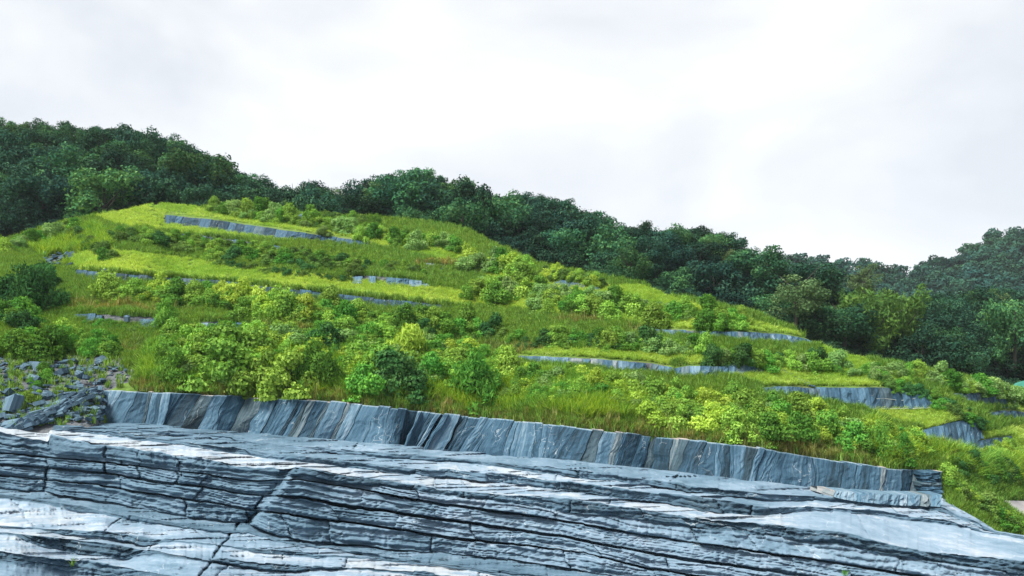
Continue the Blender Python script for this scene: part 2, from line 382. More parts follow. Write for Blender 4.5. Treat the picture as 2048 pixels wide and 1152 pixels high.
prev = curves[0]
vacc = 0
BL = []                                            # block index per row
for k, sg in enumerate(SEGS):
    y0, y1 = curves[k], curves[k + 1]; Y0, Y1 = dist[k], dist[k + 1]
    n, kind, bed = sg[1], sg[3], sg[4]
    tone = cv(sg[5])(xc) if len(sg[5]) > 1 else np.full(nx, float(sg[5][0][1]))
    s = slope_of(sg)
    js = joints_for(bed, kind)
    thick = np.abs(y0 - y1)
    for i in range(n + (1 if k == len(SEGS) - 1 else 0)):
        t = i / n
        y = y0 + (y1 - y0) * t; Y = Y0 + (Y1 - Y0) * t
        if k == 0: Y = 1 / (1 / Y0 + (1 / Y1 - 1 / Y0) * t)
        d = np.zeros(nx)                            # towards the camera positive, metres
        blk = np.zeros(nx, int)
        gap = np.zeros(nx); ymid = curves[k + (0 if kind == 'T' else 0)]
        wig = fbm(y / 14., bed * 7.7 + xs * .004, 31, 2) * 6
        yref = 1050 if bed in (1, 3, 5, 7, 9) else .5 * (y0 + y1)
        for (jx, sl) in js:
            jstr = .12 + .88 * float(hsh(int(jx), bed, 555)) ** 1.6
            if bed in (1, 3, 5, 7, 9) and jx == 475: jstr = 1.5
            if kind == 'T' and jx != 475: jstr = jstr * .6 if bed > 9 else max(jstr, .35)
            dx = xs - (jx + sl * (y - yref) + wig)
            blk += (dx > 0)
            gap = np.maximum(gap, jstr * np.exp(-(dx / (.9 + 1.1 * min(jstr, 1.3))) ** 2))
        amp = np.clip(thick / 12., 0, 1)
        tn = tone.copy()
        if kind in 'RN':
            off = (hsh(blk, np.full(nx, bed), 77) - .5) * .24 * amp
            d += off
            d += fbm(xs / 55., y / 30., 40 + bed, 3) * .2 * amp
            sc_ = fbm(xs / 38. + y / 25., y / 13., 44 + bed, 2) * 2.2; d += (1 - np.abs(sc_ - np.floor(sc_) - .5) * 2) ** .5 * .10 * amp
            # thin laminae: each sticks out by its own amount and ends at its own breaks
            lam_px = 5.2 if bed in (10, 11, 12, 13, 14) else 4.2
            b = (y0 - y) / lam_px + fbm(xs / 120., bed, 51, 2) * 1.6 + hsh(blk, np.full(nx, bed), 5) * 3
            for lv, (mul, am) in enumerate(((1.0, .09), (.40, .17), (.19, .15))):
                bb = b * mul + .37 * lv
                L = np.floor(bb); ft = bb - L
                seglen = 30 + (90 + 60 * lv) * hsh(L, np.full(nx, bed), 61 + lv)
                cell = np.floor(xs / seglen + 9 * hsh(L, blk, 62 + lv) + .25 * vn(xs / 9., L, 4))
                pr = hsh(L * 131 + cell, np.full(nx, bed + 7), 63 + lv)
                th = (.18, .085, .045)[lv]
                prof = np.where(ft < th, ft / th, 1 - .85 * (ft - th) / (1 - th))
                d += am * amp * (pr * .75 + .25) * prof - am * .4 * amp
                tn += (hsh(L * 17 + cell, np.full(nx, bed + 3), 64) - .5) * (.07 if lv else .05)
            d -= gap * .28 * amp
            if 10 <= bed <= 14:                      # a buttress of rock steps forward of the rest of the cliff
                bx_ = xs - (590 - (y - 936) * .8 + wig)
                d += .85 * amp / (1 + np.exp(-np.clip(bx_ / 2.2, -40, 40))) * np.exp(-np.clip(bx_, 0, None) / 260.) - .5 * amp * np.exp(-(np.clip(bx_, None, 0) / 26.) ** 2) * (bx_ < 2)
                bx2 = xs - (104 + (y - 869) * -.05 + wig * .5)
                d += .5 * amp / (1 + np.exp(-np.clip(bx2 / 2.2, -40, 40))) * np.exp(-np.clip(bx2, 0, None) / 200.)
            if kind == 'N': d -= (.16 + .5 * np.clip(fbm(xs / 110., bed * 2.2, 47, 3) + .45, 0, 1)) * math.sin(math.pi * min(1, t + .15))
        else:
            den = np.maximum(s - qf(y), .05)
            hh = fbm(xs / 90., y / 9., 70 + bed, 4) * .05
            hh += (hsh(blk, np.full(nx, bed), 78) - .5) * .06
            # shelly steps on the bedding plane
            st = fbm(xs / 190. + y / 60., y / 7. + xs / 260., 90 + bed, 3) * 3.2
            hh += (np.floor(st) + np.clip((st - np.floor(st) - .86) / .14, 0, 1)) * .028
            hh *= np.clip(thick / 8, .2, 1)
            if bed == 15: hh *= np.interp(xs, [1450, 1620], [1, .35])
            edge = min(t, 1 - t) * n
            d += hh / den * min(1, edge / 2.0)
            d -= gap * (.10 / den)*.8
            big = fbm(xs / 120., y / 8., 120 + bed, 4)
            calm = np.interp(xs, [1450, 1620], [1, .35]) if bed == 15 else 1.0
            tn += (big * .15 + (np.floor(st) % 2) * .06) * calm
        tn = tn - gap * .12
        tn = tn + fbm(xs / 200., bed * 3.3, 140, 2) * .08
        lim = .06 * Y
        d = np.clip(d, -lim, lim)
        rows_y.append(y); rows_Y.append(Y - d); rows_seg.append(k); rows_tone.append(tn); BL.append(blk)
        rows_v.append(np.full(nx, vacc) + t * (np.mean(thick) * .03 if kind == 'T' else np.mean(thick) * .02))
    vacc += np.mean(thick) * .03 + .37
RY = np.array(rows_Y); Ry = np.array(rows_y); RT = np.array(rows_tone); RV = np.array(rows_v); RB = np.array(BL)
rseg = np.array(rows_seg)
# edge of the outcrop: the sheet turns down behind its last row
RY = np.vstack([RY, RY[-1:] + .8]); Ry2 = (HZ - ((HZ - Ry[-1]) / F * RY[-2] - 3.0) / RY[-1] * F)
Ry = np.vstack([Ry, Ry2[None]]); RT = np.vstack([RT, RT[-1:]]); RV = np.vstack([RV, RV[-1:] + .5]); RB = np.vstack([RB, RB[-1:]]); rseg = np.append(rseg, rseg[-1])
RP = PT(xs[None, :], Ry, RY)
U = np.broadcast_to(RP[..., 0], RY.shape)
nr = len(RY)
bedid = np.array([SEGS[s][4] for s in rseg])
cell_bed = bedid[:-1][:, None] + np.zeros((1, nx - 1), int)
cell_blk = RB[:-1, :-1]
kindof = {}
for sg in SEGS: kindof.setdefault(sg[4], 'T' if sg[3] == 'T' else 'R')
ids = cell_bed * 1000 + cell_blk
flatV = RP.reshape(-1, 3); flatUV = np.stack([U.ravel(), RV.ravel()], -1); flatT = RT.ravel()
ii, jj = np.meshgrid(np.arange(nr - 1), np.arange(nx - 1), indexing='ij')
quad = np.stack([ii * nx + jj, ii * nx + jj + 1, (ii + 1) * nx + jj + 1, (ii + 1) * nx + jj], -1).reshape(-1, 4)
idf = ids.ravel()
order = np.argsort(idf, kind='stable'); sid = idf[order]
cuts = np.flatnonzero(np.diff(sid)) + 1
outcrop = link('slate_outcrop', None, loc=(0, 30, -6), kind='structure',
               label='layered blue grey slate ledges filling the foreground below the quarry wall')
def sub_mesh(name, sel, mat, smooth):
    q = quad[sel]; uq, inv = np.unique(q, return_inverse=True)
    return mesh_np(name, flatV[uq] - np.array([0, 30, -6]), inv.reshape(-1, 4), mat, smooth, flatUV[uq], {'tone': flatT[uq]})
small = []
for part in np.split(order, cuts):
    bid = idf[part[0]]; bed = bid // 1000; kd = kindof[bed]
    q = quad[part]
    py = Ry.ravel()[q[:, 0]]; pxx = xs[q[:, 0] % nx]
    vis = (py.min() < 1160) and (pxx.max() > -10) and (pxx.min() < 2060)
    if not vis or len(part) < 60:
        small.append(part); continue
    nm = 'slate_slab' if kd == 'T' else 'slate_block'
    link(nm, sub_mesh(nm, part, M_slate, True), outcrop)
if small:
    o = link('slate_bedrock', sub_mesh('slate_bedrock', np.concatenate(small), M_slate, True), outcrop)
def rockY(px, py):
    j = int(np.clip(np.searchsorted(xs, px), 1, nx - 1)); col = Ry[:-1, j]
    return float(np.interp(-py, -col, RY[:-1, j]))

# ------------------------------------------------------------------ hillside with its terraces
crest = cv([(-400, 770), (0, 776), (140, 782), (205, 780), (400, 790), (650, 802), (830, 822), (920, 832), (1100, 850), (1300, 873), (1500, 893), (1640, 918), (1780, 938), (1885, 942), (2048, 962), (2400, 1000)])
sil = cv([(-400, 520), (-150, 505), (0, 488), (60, 466), (130, 446), (200, 430), (260, 420), (300, 409), (350, 409), (420, 417), (560, 424), (640, 432), (740, 436), (850, 444), (930, 458), (980, 486), (1040, 512), (1100, 537), (1180, 552), (1290, 572), (1330, 592), (1400, 604), (1500, 628), (1580, 658), (1640, 692), (1700, 714), (1850, 745), (2048, 785), (2400, 850)])
# terrace faces: name, top edge, bottom edge, tones, lean
TER = [
 ('A1', [(1030, 712), (1090, 714), (1180, 718), (1300, 727), (1345, 736)], [(1030, 722), (1090, 727), (1180, 735), (1240, 744), (1345, 750)], .5, .0),
 ('A2', [(1350, 738), (1380, 733), (1455, 734)], [(1350, 752), (1380, 756), (1455, 747)], .42, .0),
 ('A3', [(1445, 735), (1470, 725), (1525, 725), (1538, 732)], [(1445, 742), (1470, 745), (1525, 740), (1538, 738)], .48, .0),
 ('A0', [(395, 645), (440, 643), (520, 650), (560, 654), (620, 662)], [(395, 660), (440, 662), (520, 668), (560, 672), (620, 672)], .5, .2),
 ('Aw', [(150, 628), (200, 628), (240, 632), (300, 634), (340, 642)], [(150, 640), (200, 648), (240, 654), (300, 656), (340, 656)], .36, .3),
 ('B1', [(150, 540), (270, 550), (350, 557), (430, 561), (520, 572), (600, 580)], [(150, 556), (270, 566), (350, 570), (430, 574), (520, 584), (600, 594)], .18, .2),
 ('B2', [(600, 579), (700, 592), (760, 598), (850, 606), (900, 612)], [(600, 596), (700, 608), (760, 614), (850, 618), (900, 621)], .28, .2),
 ('B3', [(1280, 655), (1380, 662), (1450, 664)], [(1280, 662), (1380, 672), (1450, 678)], .4, .0),
 ('B4', [(1420, 664), (1500, 665), (1570, 670), (1610, 678), (1635, 689)], [(1420, 676), (1500, 684), (1570, 686), (1610, 688), (1635, 692)], .5, -.3),
 ('C1', [(705, 550), (760, 553), (860, 564)], [(705, 562), (760, 564), (860, 571)], .5, .1),
 ('D1', [(330, 466), (400, 472), (500, 484), (560, 494)], [(330, 472), (400, 482), (500, 496), (560, 503)], .42, .1),
 ('E1', [(330, 431), (430, 441), (540, 457), (650, 473), (740, 484)], [(345, 444), (430, 455), (540, 470), (650, 483), (740, 490)], .22, .4),
 ('F1', [(850, 525), (900, 531)], [(850, 535), (900, 540)], .55, .1),
 ('G1', [(1050, 548), (1120, 558), (1200, 572)], [(1050, 552), (1120, 567), (1200, 577)], .4, .1),
 ('H1', [(1525, 776), (1580, 774), (1640, 778)], [(1525, 786), (1580, 792), (1640, 796)], .42, -.2),
 ('H2', [(1632, 776), (1750, 776), (1840, 779), (1862, 790), (1875, 806)], [(1632, 800), (1720, 816), (1810, 814), (1862, 812), (1875, 811)], .36, -.2),
 ('I1', [(1810, 868), (1850, 862), (1900, 848), (1932, 840), (1952, 843), (1962, 852)], [(1810, 872), (1850, 882), (1900, 884), (1932, 884), (1952, 880), (1962, 872)], .40, -.2),
 ('I2', [(1890, 886), (1950, 884), (1990, 877), (2024, 873)], [(1890, 894), (1950, 899), (1990, 890), (2024, 878)], .45, -.1),
 ('K1', [(1905, 788), (1940, 784), (2000, 788), (2028, 794)], [(1905, 792), (1940, 808), (2000, 811), (2028, 813)], .36, -.3),
 ('L1', [(1975, 826), (2010, 822), (2060, 826), (2100, 830)], [(1975, 834), (2010, 836), (2060, 838), (2100, 842)], .36, -.2),
]
hx = np.arange(-420, 2500, 5.0); nhx = len(hx); NR = 300
dc = np.interp(hx, xs, FOOT_Y) + .9
k0 = hx > 1800
dc = np.where(hx > 1885, np.interp(hx, [1885, 2048, 2400], [np.interp(1885, hx, dc), np.interp(1885, hx, dc) + 6, np.interp(1885, hx, dc) + 14]), dc)
dc = np.where(hx < 205, np.interp(hx, [-400, 205], [np.interp(205, hx, dc) - 3, np.interp(205, hx, dc)]), dc)
dc = smooth(dc, 31)
ytop = sil(hx) + fbm(hx / 60., 0, 200, 3) * 3
ybot = np.interp(hx, [-420, 120, 205, 1885, 1930, 2500], [900, 890, 870, 1010, 1110, 1200])
T = np.linspace(0, 1, NR)[:, None]
HY = ybot[None] + (ytop - ybot)[None] * T           # picture rows, from low to high
def band(px, py, top, bot, grow=0):
    tx = np.array(top, float); bx = np.array(bot, float)
    a = np.interp(px, tx[:, 0], tx[:, 1]); b = np.interp(px, bx[:, 0], bx[:, 1])
    return (px > tx[0, 0] - 2) & (px < tx[-1, 0] + 2) & (py > a - grow) & (py < b + grow)
S = np.full(HY.shape, .44)
bare = np.zeros(HY.shape)
HX = np.broadcast_to(hx[None], HY.shape)
for nm, tp, bt, tone, lean in TER:
    m = band(HX, HY, tp, bt, 1); S[m] = 1.6; bare[m] = 1
    t_ = np.array(tp, float); a = np.interp(HX, t_[:, 0], t_[:, 1])
    m2 = (HX > t_[0, 0]) & (HX < t_[-1, 0]) & (HY < a - 1) & (HY > a - 14); S[m2] = .30
# bare rubble bank in the gully on one side and bare cuts elsewhere
bare += 1.0 * ((HX < 300) & (HY > 712 + fbm(HX / 50., 1, 210) * 8) & (HX < 285 - np.clip(HY - 755, 0, 25) * 3 + fbm(HY / 20., 3, 8) * 20))
bare += .7 * np.exp(-(((HX - 115) / 35) ** 2 + ((HY - 520) / 14) ** 2))
bare += .6 * np.exp(-(((HX - 1970) / 90) ** 2 + ((HY - 1000) / 16) ** 2))
S = S + fbm(HX / 120., HY / 40., 220, 3) * .10
Q = (HZ - HY) / F
c_y = crest(hx)
ci = np.array([int(np.argmin(np.abs(HY[:, j] - c_y[j]))) for j in range(nhx)])
HD = np.zeros(HY.shape)
wallcol = (hx > 200) & (hx < 1890)
for j in range(nhx):
    c = ci[j]; HD[c, j] = dc[j]
    qc = Q[:, j]; sj = S[:, j]
    Yv = dc[j]
    for r_ in range(c + 1, NR):
        den = max(.5 * (sj[r_] + sj[r_ - 1]) - qc[r_], .16)
        Yv = Yv * (1 + (qc[r_] - qc[r_ - 1]) / den); HD[r_, j] = Yv
    Yv = dc[j]
    for r_ in range(c - 1, -1, -1):
        if wallcol[j]: HD[r_, j] = dc[j]; continue
        Yv = Yv * (sj[r_] - qc[r_ + 1]) / (sj[r_] - qc[r_]); HD[r_, j] = Yv
for r_ in range(NR): HD[r_] = smooth(HD[r_], 15)
HD = HD * (1 - fbm(HX / 26., HY / 12., 230, 3) * .004)
def hillY(px, py):
    px = np.asarray(px, float); py = np.asarray(py, float)
    fj = np.clip((px - hx[0]) / 5.0, 0, nhx - 1.001); j = fj.astype(int); fx = fj - j
    def colv(jj_):
        t = np.clip((py - ybot[jj_]) / (ytop[jj_] - ybot[jj_]), 0, 1) * (NR - 1)
        i = np.minimum(t.astype(int), NR - 2); f = t - i
        return HD[i, jj_] * (1 - f) + HD[i + 1, jj_] * f
    return colv(j) * (1 - fx) + colv(np.minimum(j + 1, nhx - 1)) * fx
HPt = PT(HX, HY, HD)
# beyond the skyline the hill rolls away
last = HPt[-1]
ext = []
for dY, dz in ((1.5, .1), (4, -.6), (9, -3), (18, -8), (30, -13)):
    e = last.copy(); e[:, 1] += dY; e[:, 0] *= (last[:, 1] + dY) / last[:, 1]; e[:, 2] += dz; ext.append(e)
HV = np.concatenate([HPt] + [e[None] for e in ext]); HB = np.concatenate([bare, np.zeros((5, nhx))])
def gridquads(nr_, nc_):
    a, b = np.meshgrid(np.arange(nr_ - 1), np.arange(nc_ - 1), indexing='ij')
    return np.stack([a * nc_ + b, a * nc_ + b + 1, (a + 1) * nc_ + b + 1, (a + 1) * nc_ + b], -1).reshape(-1, 4)
link('hillside', mesh_np('hillside', HV.reshape(-1, 3), gridquads(NR + 5, nhx), M_hill, True, None, {'bare': HB.ravel()}), kind='structure',
     label='terraced grassy quarry hillside rising above the slate wall')
gv = np.array([(-3000, -200, -15), (3000, -200, -15), (3000, 4000, -15), (-3000, 4000, -15)], float)
link('ground', mesh_np('ground', gv, [(0, 1, 2, 3)], M_forest_floor, False), kind='structure', label='low valley floor around and behind the quarry')

# ------------------------------------------------------------------ slate faces made of separate upright slabs
def slab_piece(tl, tr, br, bl, thick, r, nu=4, nv=6, rough=.03, tone=.4, lean_uv=0, uoff=0., wob=(0, 0), wamp=0.):
    """one upright slab: front grid pushed about a little, sides returning back by thick"""
    tl, tr, br, bl = [np.asarray(v, float) for v in (tl, tr, br, bl)]
    u = np.linspace(0, 1, nu + 1)[None, :, None]; v = np.linspace(0, 1, nv + 1); v[-2] = .965 if nv > 6 else v[-2]; v = v[:, None, None]
    g = (bl * (1 - u) + br * u) * (1 - v) + (tl * (1 - u) + tr * u) * v
    if wamp:
        vv_ = np.linspace(0, 1, nv + 1); sh = np.sin(math.pi * vv_ * .9 + .1) ** .5 * wamp
        wl_, wr_ = fbm(vv_ * 3.1, wob[0], 8, 2) * sh, fbm(vv_ * 3.1, wob[1], 8, 2) * sh
        g[..., 0] += wl_[:, None] * (1 - u[..., 0]) + wr_[:, None] * u[..., 0]
    e = np.minimum(np.minimum(u, 1 - u) * nu, 1) * np.minimum(np.minimum(v + .3, (1 - v)) * nv, 1)
    nzv = r.normal(0, 1, g.shape[:2])
    g[..., 1] -= (e[..., 0] * (rough * 1.2 + rough * nzv))
    g[0, :, 1] += 0
    front = g.reshape(-1, 3)
    back = front.copy(); back[:, 1] += thick
    V_ = [front]; n0 = len(front); nc = nu + 1
    # border ring copied back
    ring = [i for i in range(nc)] + [nc * k_ + nu for k_ in range(1, nv + 1)] + [nc * nv + k_ for k_ in range(nu - 1, -1, -1)] + [nc * k_ for k_ in range(nv - 1, 0, -1)]
    bk = back[ring]; V_.append(bk)
    Qs = list(map(tuple, gridquads(nv + 1, nc)))
    L_ = len(ring)
    for a in range(L_):
        b = (a + 1) % L_; Qs.append((ring[b], ring[a], n0 + a, n0 + b))
    V_ = np.concatenate(V_)
    w = np.linalg.norm(tr - tl); h = np.linalg.norm(tl - bl)
    uu = (np.broadcast_to(u[..., 0], (nv + 1, nc)) * w).ravel() + uoff; vv = (np.broadcast_to(v[..., 0], (nv + 1, nc)) * h).ravel()
    uvs = np.stack([np.concatenate([uu, uu[ring]]), np.concatenate([vv, vv[ring]])], -1)
    tn_ = np.full(len(V_), tone)
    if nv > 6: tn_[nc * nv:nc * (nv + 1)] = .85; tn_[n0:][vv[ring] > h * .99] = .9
    return V_, np.array(Qs), uvs, tn_

def slate_face(parent, top, bot, Yfun, wmin, wmax, lean, r, tone=.4, tvar=.3, thick=.5, push=.12, nu=4, nv=6, recess=None, name='slate_slab', lean2=None):
    o0 = np.array(parent.location)
    tx = np.array(top, float); bx = np.array(bot, float)
    x = tx[0, 0]; k_ = 0; xe = tx[-1, 0]; ragged = parent.get('ragged', 0)
    if ragged: del parent['ragged']
    while x < xe - 1:
        w = wmin + (wmax - wmin) * r.random() ** 1.7; x2 = min(x + w, xe)
        if xe - x2 < wmin * .6: x2 = xe
        def corner(xx, upper):
            le = lean if lean2 is None else np.interp(xx, [tx[0, 0], xe], [lean, lean2])
            le = le + (.3 * float(vn(xx / 37., 2, 91)) if lean2 is not None and tx[0, 0] < xx < xe - 1 else 0)
            yt = np.interp(xx, tx[:, 0], tx[:, 1]); yb = np.interp(xx, bx[:, 0], bx[:, 1])
            if upper: return xx, yt
            xb = xx - le * (yb - yt); xb = max(xb, tx[0, 0] - le * 0)
            return xb, np.interp(xb, bx[:, 0], bx[:, 1])
        dpush = r.uniform(0, push)
        if ragged and r.random() < ragged * .22: x = x2; continue
        if recess and recess[0] < x < recess[1]: dpush = r.choice([-.22, .35, .08, -.1])
        yj = r.uniform(-.8, .8 + 4.5 * ragged) if nv < 7 else r.uniform(-2.2, 1.2)
        pts = []
        g = .5
        for (xx, up) in ((x + g * .5, 1), (x2 - g * .5, 1), (x2 - g * .5, 0), (x + g * .5, 0)):
            a, b = corner(xx, up); yy = b + (yj if up else 1.5)
            Yd = Yfun(a, b, up) - dpush
            pts.append(PT(a, yy, Yd) - o0)
        tt = tone + (r.random() - .5) * tvar
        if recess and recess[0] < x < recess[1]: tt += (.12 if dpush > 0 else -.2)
        V_, Q_, uv_, tn = slab_piece(*pts, thick, r, nu, nv, .014 if nv > 6 else .05, tt, uoff=r.uniform(0, 90), wob=(x * 1.37, x2 * 1.37), wamp=.13 if nv > 6 else .06)
        link(name, mesh_np(name, V_, Q_, M_wall, False, uv_, {'tone': tn}), parent)
        x = x2; k_ += 1
    return k_

r_w = np.random.default_rng(33)
wall_top = [(x, float(crest(x))) for x in (205, 300, 400, 525, 650, 740, 830, 920, 1010, 1100, 1200, 1300, 1400, 1500, 1570, 1640, 1710, 1780, 1840, 1885)]
wall_bot = [(x, float(foot0(x)) + 3 - (12 if x > 1860 else 0)) for x in (150, 205, 300, 400, 525, 650, 740, 830, 920, 1010, 1100, 1200, 1300, 1400, 1500, 1570, 1640, 1710, 1780, 1840, 1880)]
wall = link('slate_wall', None, loc=PT(1040, 915, float(np.interp(1040, xs, FOOT_Y))), label='long dark blue slate quarry wall of leaning upright slabs above the ledges', cat='quarry wall')
def wallY(px, py, up): return float(np.interp(px, xs, FOOT_Y)) + (.55 if up else -.05)
slate_face(wall, wall_top, wall_bot, wallY, 7, 36, .55, r_w, .31, .5, .6, .11, 4, 10, recess=(745, 925), lean2=.08)
# stacked dark blocks closing the wall's far end
for k_ in range(6):
    for m_ in range(2 if k_ % 2 else 1):
        y0_, y1_ = 943.5 + k_ * 7.5, 950 + k_ * 7.5; x0_ = 1838 + (k_ * 37 % 11) + m_ * 26; x1_ = (x0_ + 24 if k_ % 2 and m_ == 0 else 1881 + (k_ * 29 % 7))
        Yd = wallY(x0_, 0, 0) - .35
        p4 = [PT(a, b, Yd + .1 * k_ * -1) - np.array(wall.location) for a, b in ((x0_, y0_), (x1_, y0_), (x1_, y1_), (x0_, y1_))]
        V_, Q_, uv_, tn = slab_piece(*p4, .9, r_w, 4, 4, .05, .25)
        link('slate_block', mesh_np('slate_block', V_, Q_, M_wall, False, uv_, {'tone': tn}), wall)
# pale rough footing at the wall's low end
foot_t = [(1640, 978), (1700, 984), (1780, 989), (1885, 990)]
foot_b = [(1640, 986), (1700, 1000), (1780, 1008), (1885, 1012)]
footing = link('pale_footing', None, loc=PT(1780, 1000, float(np.interp(1780, xs, FOOT_Y)) - 1), label='low course of pale broken slate below the far end of the quarry wall', cat='rock footing')
slate_face(footing, foot_t, foot_b, lambda a, b, u: rockY(a, float(np.interp(a, [p[0] for p in foot_b], [p[1] for p in foot_b]))) - .12 + (.35 if u else 0), 14, 34, .15, r_w, .62, .3, 1.2, .15, 4, 4, name='slate_chunk')

TL = {
 'A1': 'pale blue slate terrace face behind the yellow green shrubs', 'A2': 'short dark slate face joining the pale faces mid slope',
 'A3': 'rounded grey slate face at the head of the stone drain', 'A0': 'weathered grey rock ledge behind the tallest lush shrubs',
 'Aw': 'dark rock ledge with white streaks above the gully', 'B1': 'long dark slate terrace face under the brightest meadow',
 'B2': 'blue grey slate terrace face under the meadow, behind shrub hedge', 'B3': 'thin grey slate face half hidden under the long meadow edge',
 'B4': 'pale streaked slate face curving at the far meadow end', 'C1': 'small blue and white slate face above the long meadow',
 'D1': 'rubbly grey stone course between grass and dark scrub', 'E1': 'smooth grey slate strip just below the hilltop',
 'F1': 'small pale rock patch in dry grass on the upper slope', 'G1': 'thin grey green slate face near the forest edge',
 'H1': 'low grey slate face beside the foot of the stone drain', 'H2': 'large netted slate face with white seams above the corner meadow',
 'I1': 'curved fan shaped slate face with pale diagonal streaks', 'I2': 'low pale slate kerb curving below the fan shaped face',
 'K1': 'dark slate face with white vertical streaks near the slope edge', 'L1': 'small striped slate face at the very edge of the picture'}
WW = {'B1': (16, 34), 'B2': (16, 34), 'E1': (13, 24), 'H2': (18, 36), 'I1': (9, 16), 'K1': (8, 14), 'D1': (7, 13), 'L1': (8, 14), 'B4': (9, 18)}
for nm, tp, bt, tone, lean in TER:
    cxm = .5 * (tp[0][0] + tp[-1][0]); cym = float(np.interp(cxm, [p[0] for p in bt], [p[1] for p in bt]))
    par = link('slate_terrace_face', None, loc=PT(cxm, cym, float(hillY(cxm, cym))), label=TL[nm], cat='rock face', group='slate terrace faces on the hillside')
    a, b = WW.get(nm, (12, 28))
    rag = {'A0': 1, 'Aw': 1, 'B1': .4, 'B2': .4, 'C1': .6, 'D1': 1, 'F1': 1, 'G1': .6, 'A1': .3, 'B3': .5, 'L1': .4}.get(nm, 0)
    if rag: par['ragged'] = rag
    slate_face(par, [(p[0], p[1] - 1) for p in tp], [(p[0], p[1] + 3) for p in bt], lambda x_, y_, u_: float(hillY(x_, y_)) - .32, a, b, lean, r_w, tone - .04, .3, .8, .05 if nm in ('I1', 'I2', 'H2', 'K1', 'L1', 'A1', 'A2', 'A3', 'B4') else .18, 3, 4)
# pale seam lines across the large netted face
def strip(pts, w, Yoff, name, mat, parent):
    p = [PT(x_, y_, float(hillY(x_, y_)) - Yoff) - np.array(parent.location) for x_, y_ in pts]
    V_ = []; 
    for q in p: V_ += [q + (0, -.06, w), q + (0, -.06, -w), q + (0, .3, -w), q + (0, .3, w)]
    Q_ = []
    for i in range(len(p) - 1):
        a = i * 4
        for k_ in range(4): Q_.append((a + k_, a + (k_ + 1) % 4, a + 4 + (k_ + 1) % 4, a + 4 + k_))
    link(name, mesh_np(name, V_, Q_, mat, False), parent)
M_seam = simple_material('pale_seam', (.5, .52, .5), .7, .25, 6)
h2 = [o for o in C.objects if o.get('label') == TL['H2']][0]
strip([(1700, 805), (1730, 798), (1770, 797), (1800, 801), (1830, 797), (1845, 796)], .014, .30, 'seam', M_seam, h2)
strip([(1715, 819), (1760, 817), (1820, 817), (1868, 815)], .018, .30, 'seam', M_seam, h2)

# ------------------------------------------------------------------ loose slate: rubble bank, wall end, stone drain
def stone_mesh(r, flat):
    n = r.integers(6, 9); a = np.sort(r.uniform(0, 2 * math.pi, n)); rad = r.uniform(.6, 1, n)
    top = np.stack([np.cos(a) * rad, np.sin(a) * rad * .75, np.full(n, flat) + r.normal(0, flat * .3, n)], -1)
    bot = np.stack([np.cos(a) * rad * 1.05, np.sin(a) * rad * .78, -np.full(n, flat)], -1)
    V_ = np.concatenate([top, bot, [[0, 0, flat * 1.2], [0, 0, -flat]]]); Q_ = []
    for i in range(n):
        j = (i + 1) % n; Q_ += [(i, n + i, n + j), (i, n + j, j), (i, j, 2 * n), (n + j, n + i, 2 * n + 1)]
    uv = V_[:, :2] * .8 + r.uniform(0, 9)
    return mesh_np('slate_stone', V_, [q for q in Q_], M_scree, False, uv)
r_s = np.random.default_rng(5)
SM = [stone_mesh(r_s, f) for f in (.10, .16, .22, .3, .12, .18)]
def stones(parent, spots, group=None, label=None, cat=None, name='slate_stone'):
    for (px, py, rad_px, lift) in spots:
        Yd = float(hillY(px, py)); p = PT(px, py, Yd - .15) + np.array([0, 0, lift])
        s_ = rad_px / F * Yd
        rot = (r_s.uniform(-.5, .7), r_s.uniform(-.6, .6), r_s.uniform(0, 6.3))
        link(name, SM[r_s.integers(len(SM))], parent, loc=p - (np.array(parent.location) if parent else 0), rot=rot, scale=(s_, s_, s_ * r_s.uniform(.7, 1.5)), label=label, cat=cat, group=group)
bank = link('rubble_bank', None, loc=PT(90, 790, float(hillY(90, 790))), label='bank of loose broken slate in the gully beside the wall', cat='rubble bank')
sp = []
for _ in range(285):
    x_ = r_s.uniform(-40, 205); y_ = r_s.uniform(722, 846)
    sp.append((x_, y_, r_s.choice([5, 7, 10, 14, 20], p=[.3, .28, .22, .14, .06]), .05))
stones(bank, sp)
nf = 1500; fx_ = r_s.uniform(-60, 300, nf); fy_ = r_s.uniform(712, 850, nf)
kf = (fx_ < 285 - np.clip(fy_ - 752, 0, 30) * 2.6) & (r_s.random(nf) < np.interp(fx_, [100, 290], [1, .45])); fx_, fy_ = fx_[kf], fy_[kf]; fine_stones = (fx_, fy_)
pile = link('slate_heap', None, loc=PT(175, 815, float(hillY(175, 815))), label='heap of toppled slate slabs leaning on the near end of the wall', cat='rock heap')
sp = [(150, 785, 22, .25), (170, 768, 13, .35), (158, 770, 11, .6), (180, 790, 18, .2), (195, 800, 15, .1), (165, 812, 20, .1), (185, 822, 17, .1), (150, 835, 18, .05), (120, 812, 30, .1), (95, 830, 26, .0), (70, 842, 24, 0), (200, 785, 10, .2), (140, 800, 16, .3), (192, 838, 14, 0)]
for _ in range(45): sp.append((r_s.uniform(135, 208), r_s.uniform(780, 846), r_s.uniform(5, 12), .1))
stones(pile, sp)
for k_ in range(46):
    t_ = (k_ + .5) / 46; lay = k_ % 3
    px = 22 + 150 * t_ + r_s.uniform(-6, 6); py = 853 - 74 * t_ + lay * 9 + r_s.uniform(-3, 3); Yd = float(hillY(px, min(py, 850))) - .5
    s_ = r_s.uniform(17, 30) / F * Yd
    link('slate_plate', SM[(0, 1, 4)[k_ % 3]], pile, loc=PT(px, py, Yd) - np.array(pile.location), rot=(r_s.uniform(.1, .6), -.45 + r_s.uniform(-.2, .2), r_s.uniform(-.5, .5)), scale=(s_, s_ * .9, s_ * r_s.uniform(.9, 1.5)))
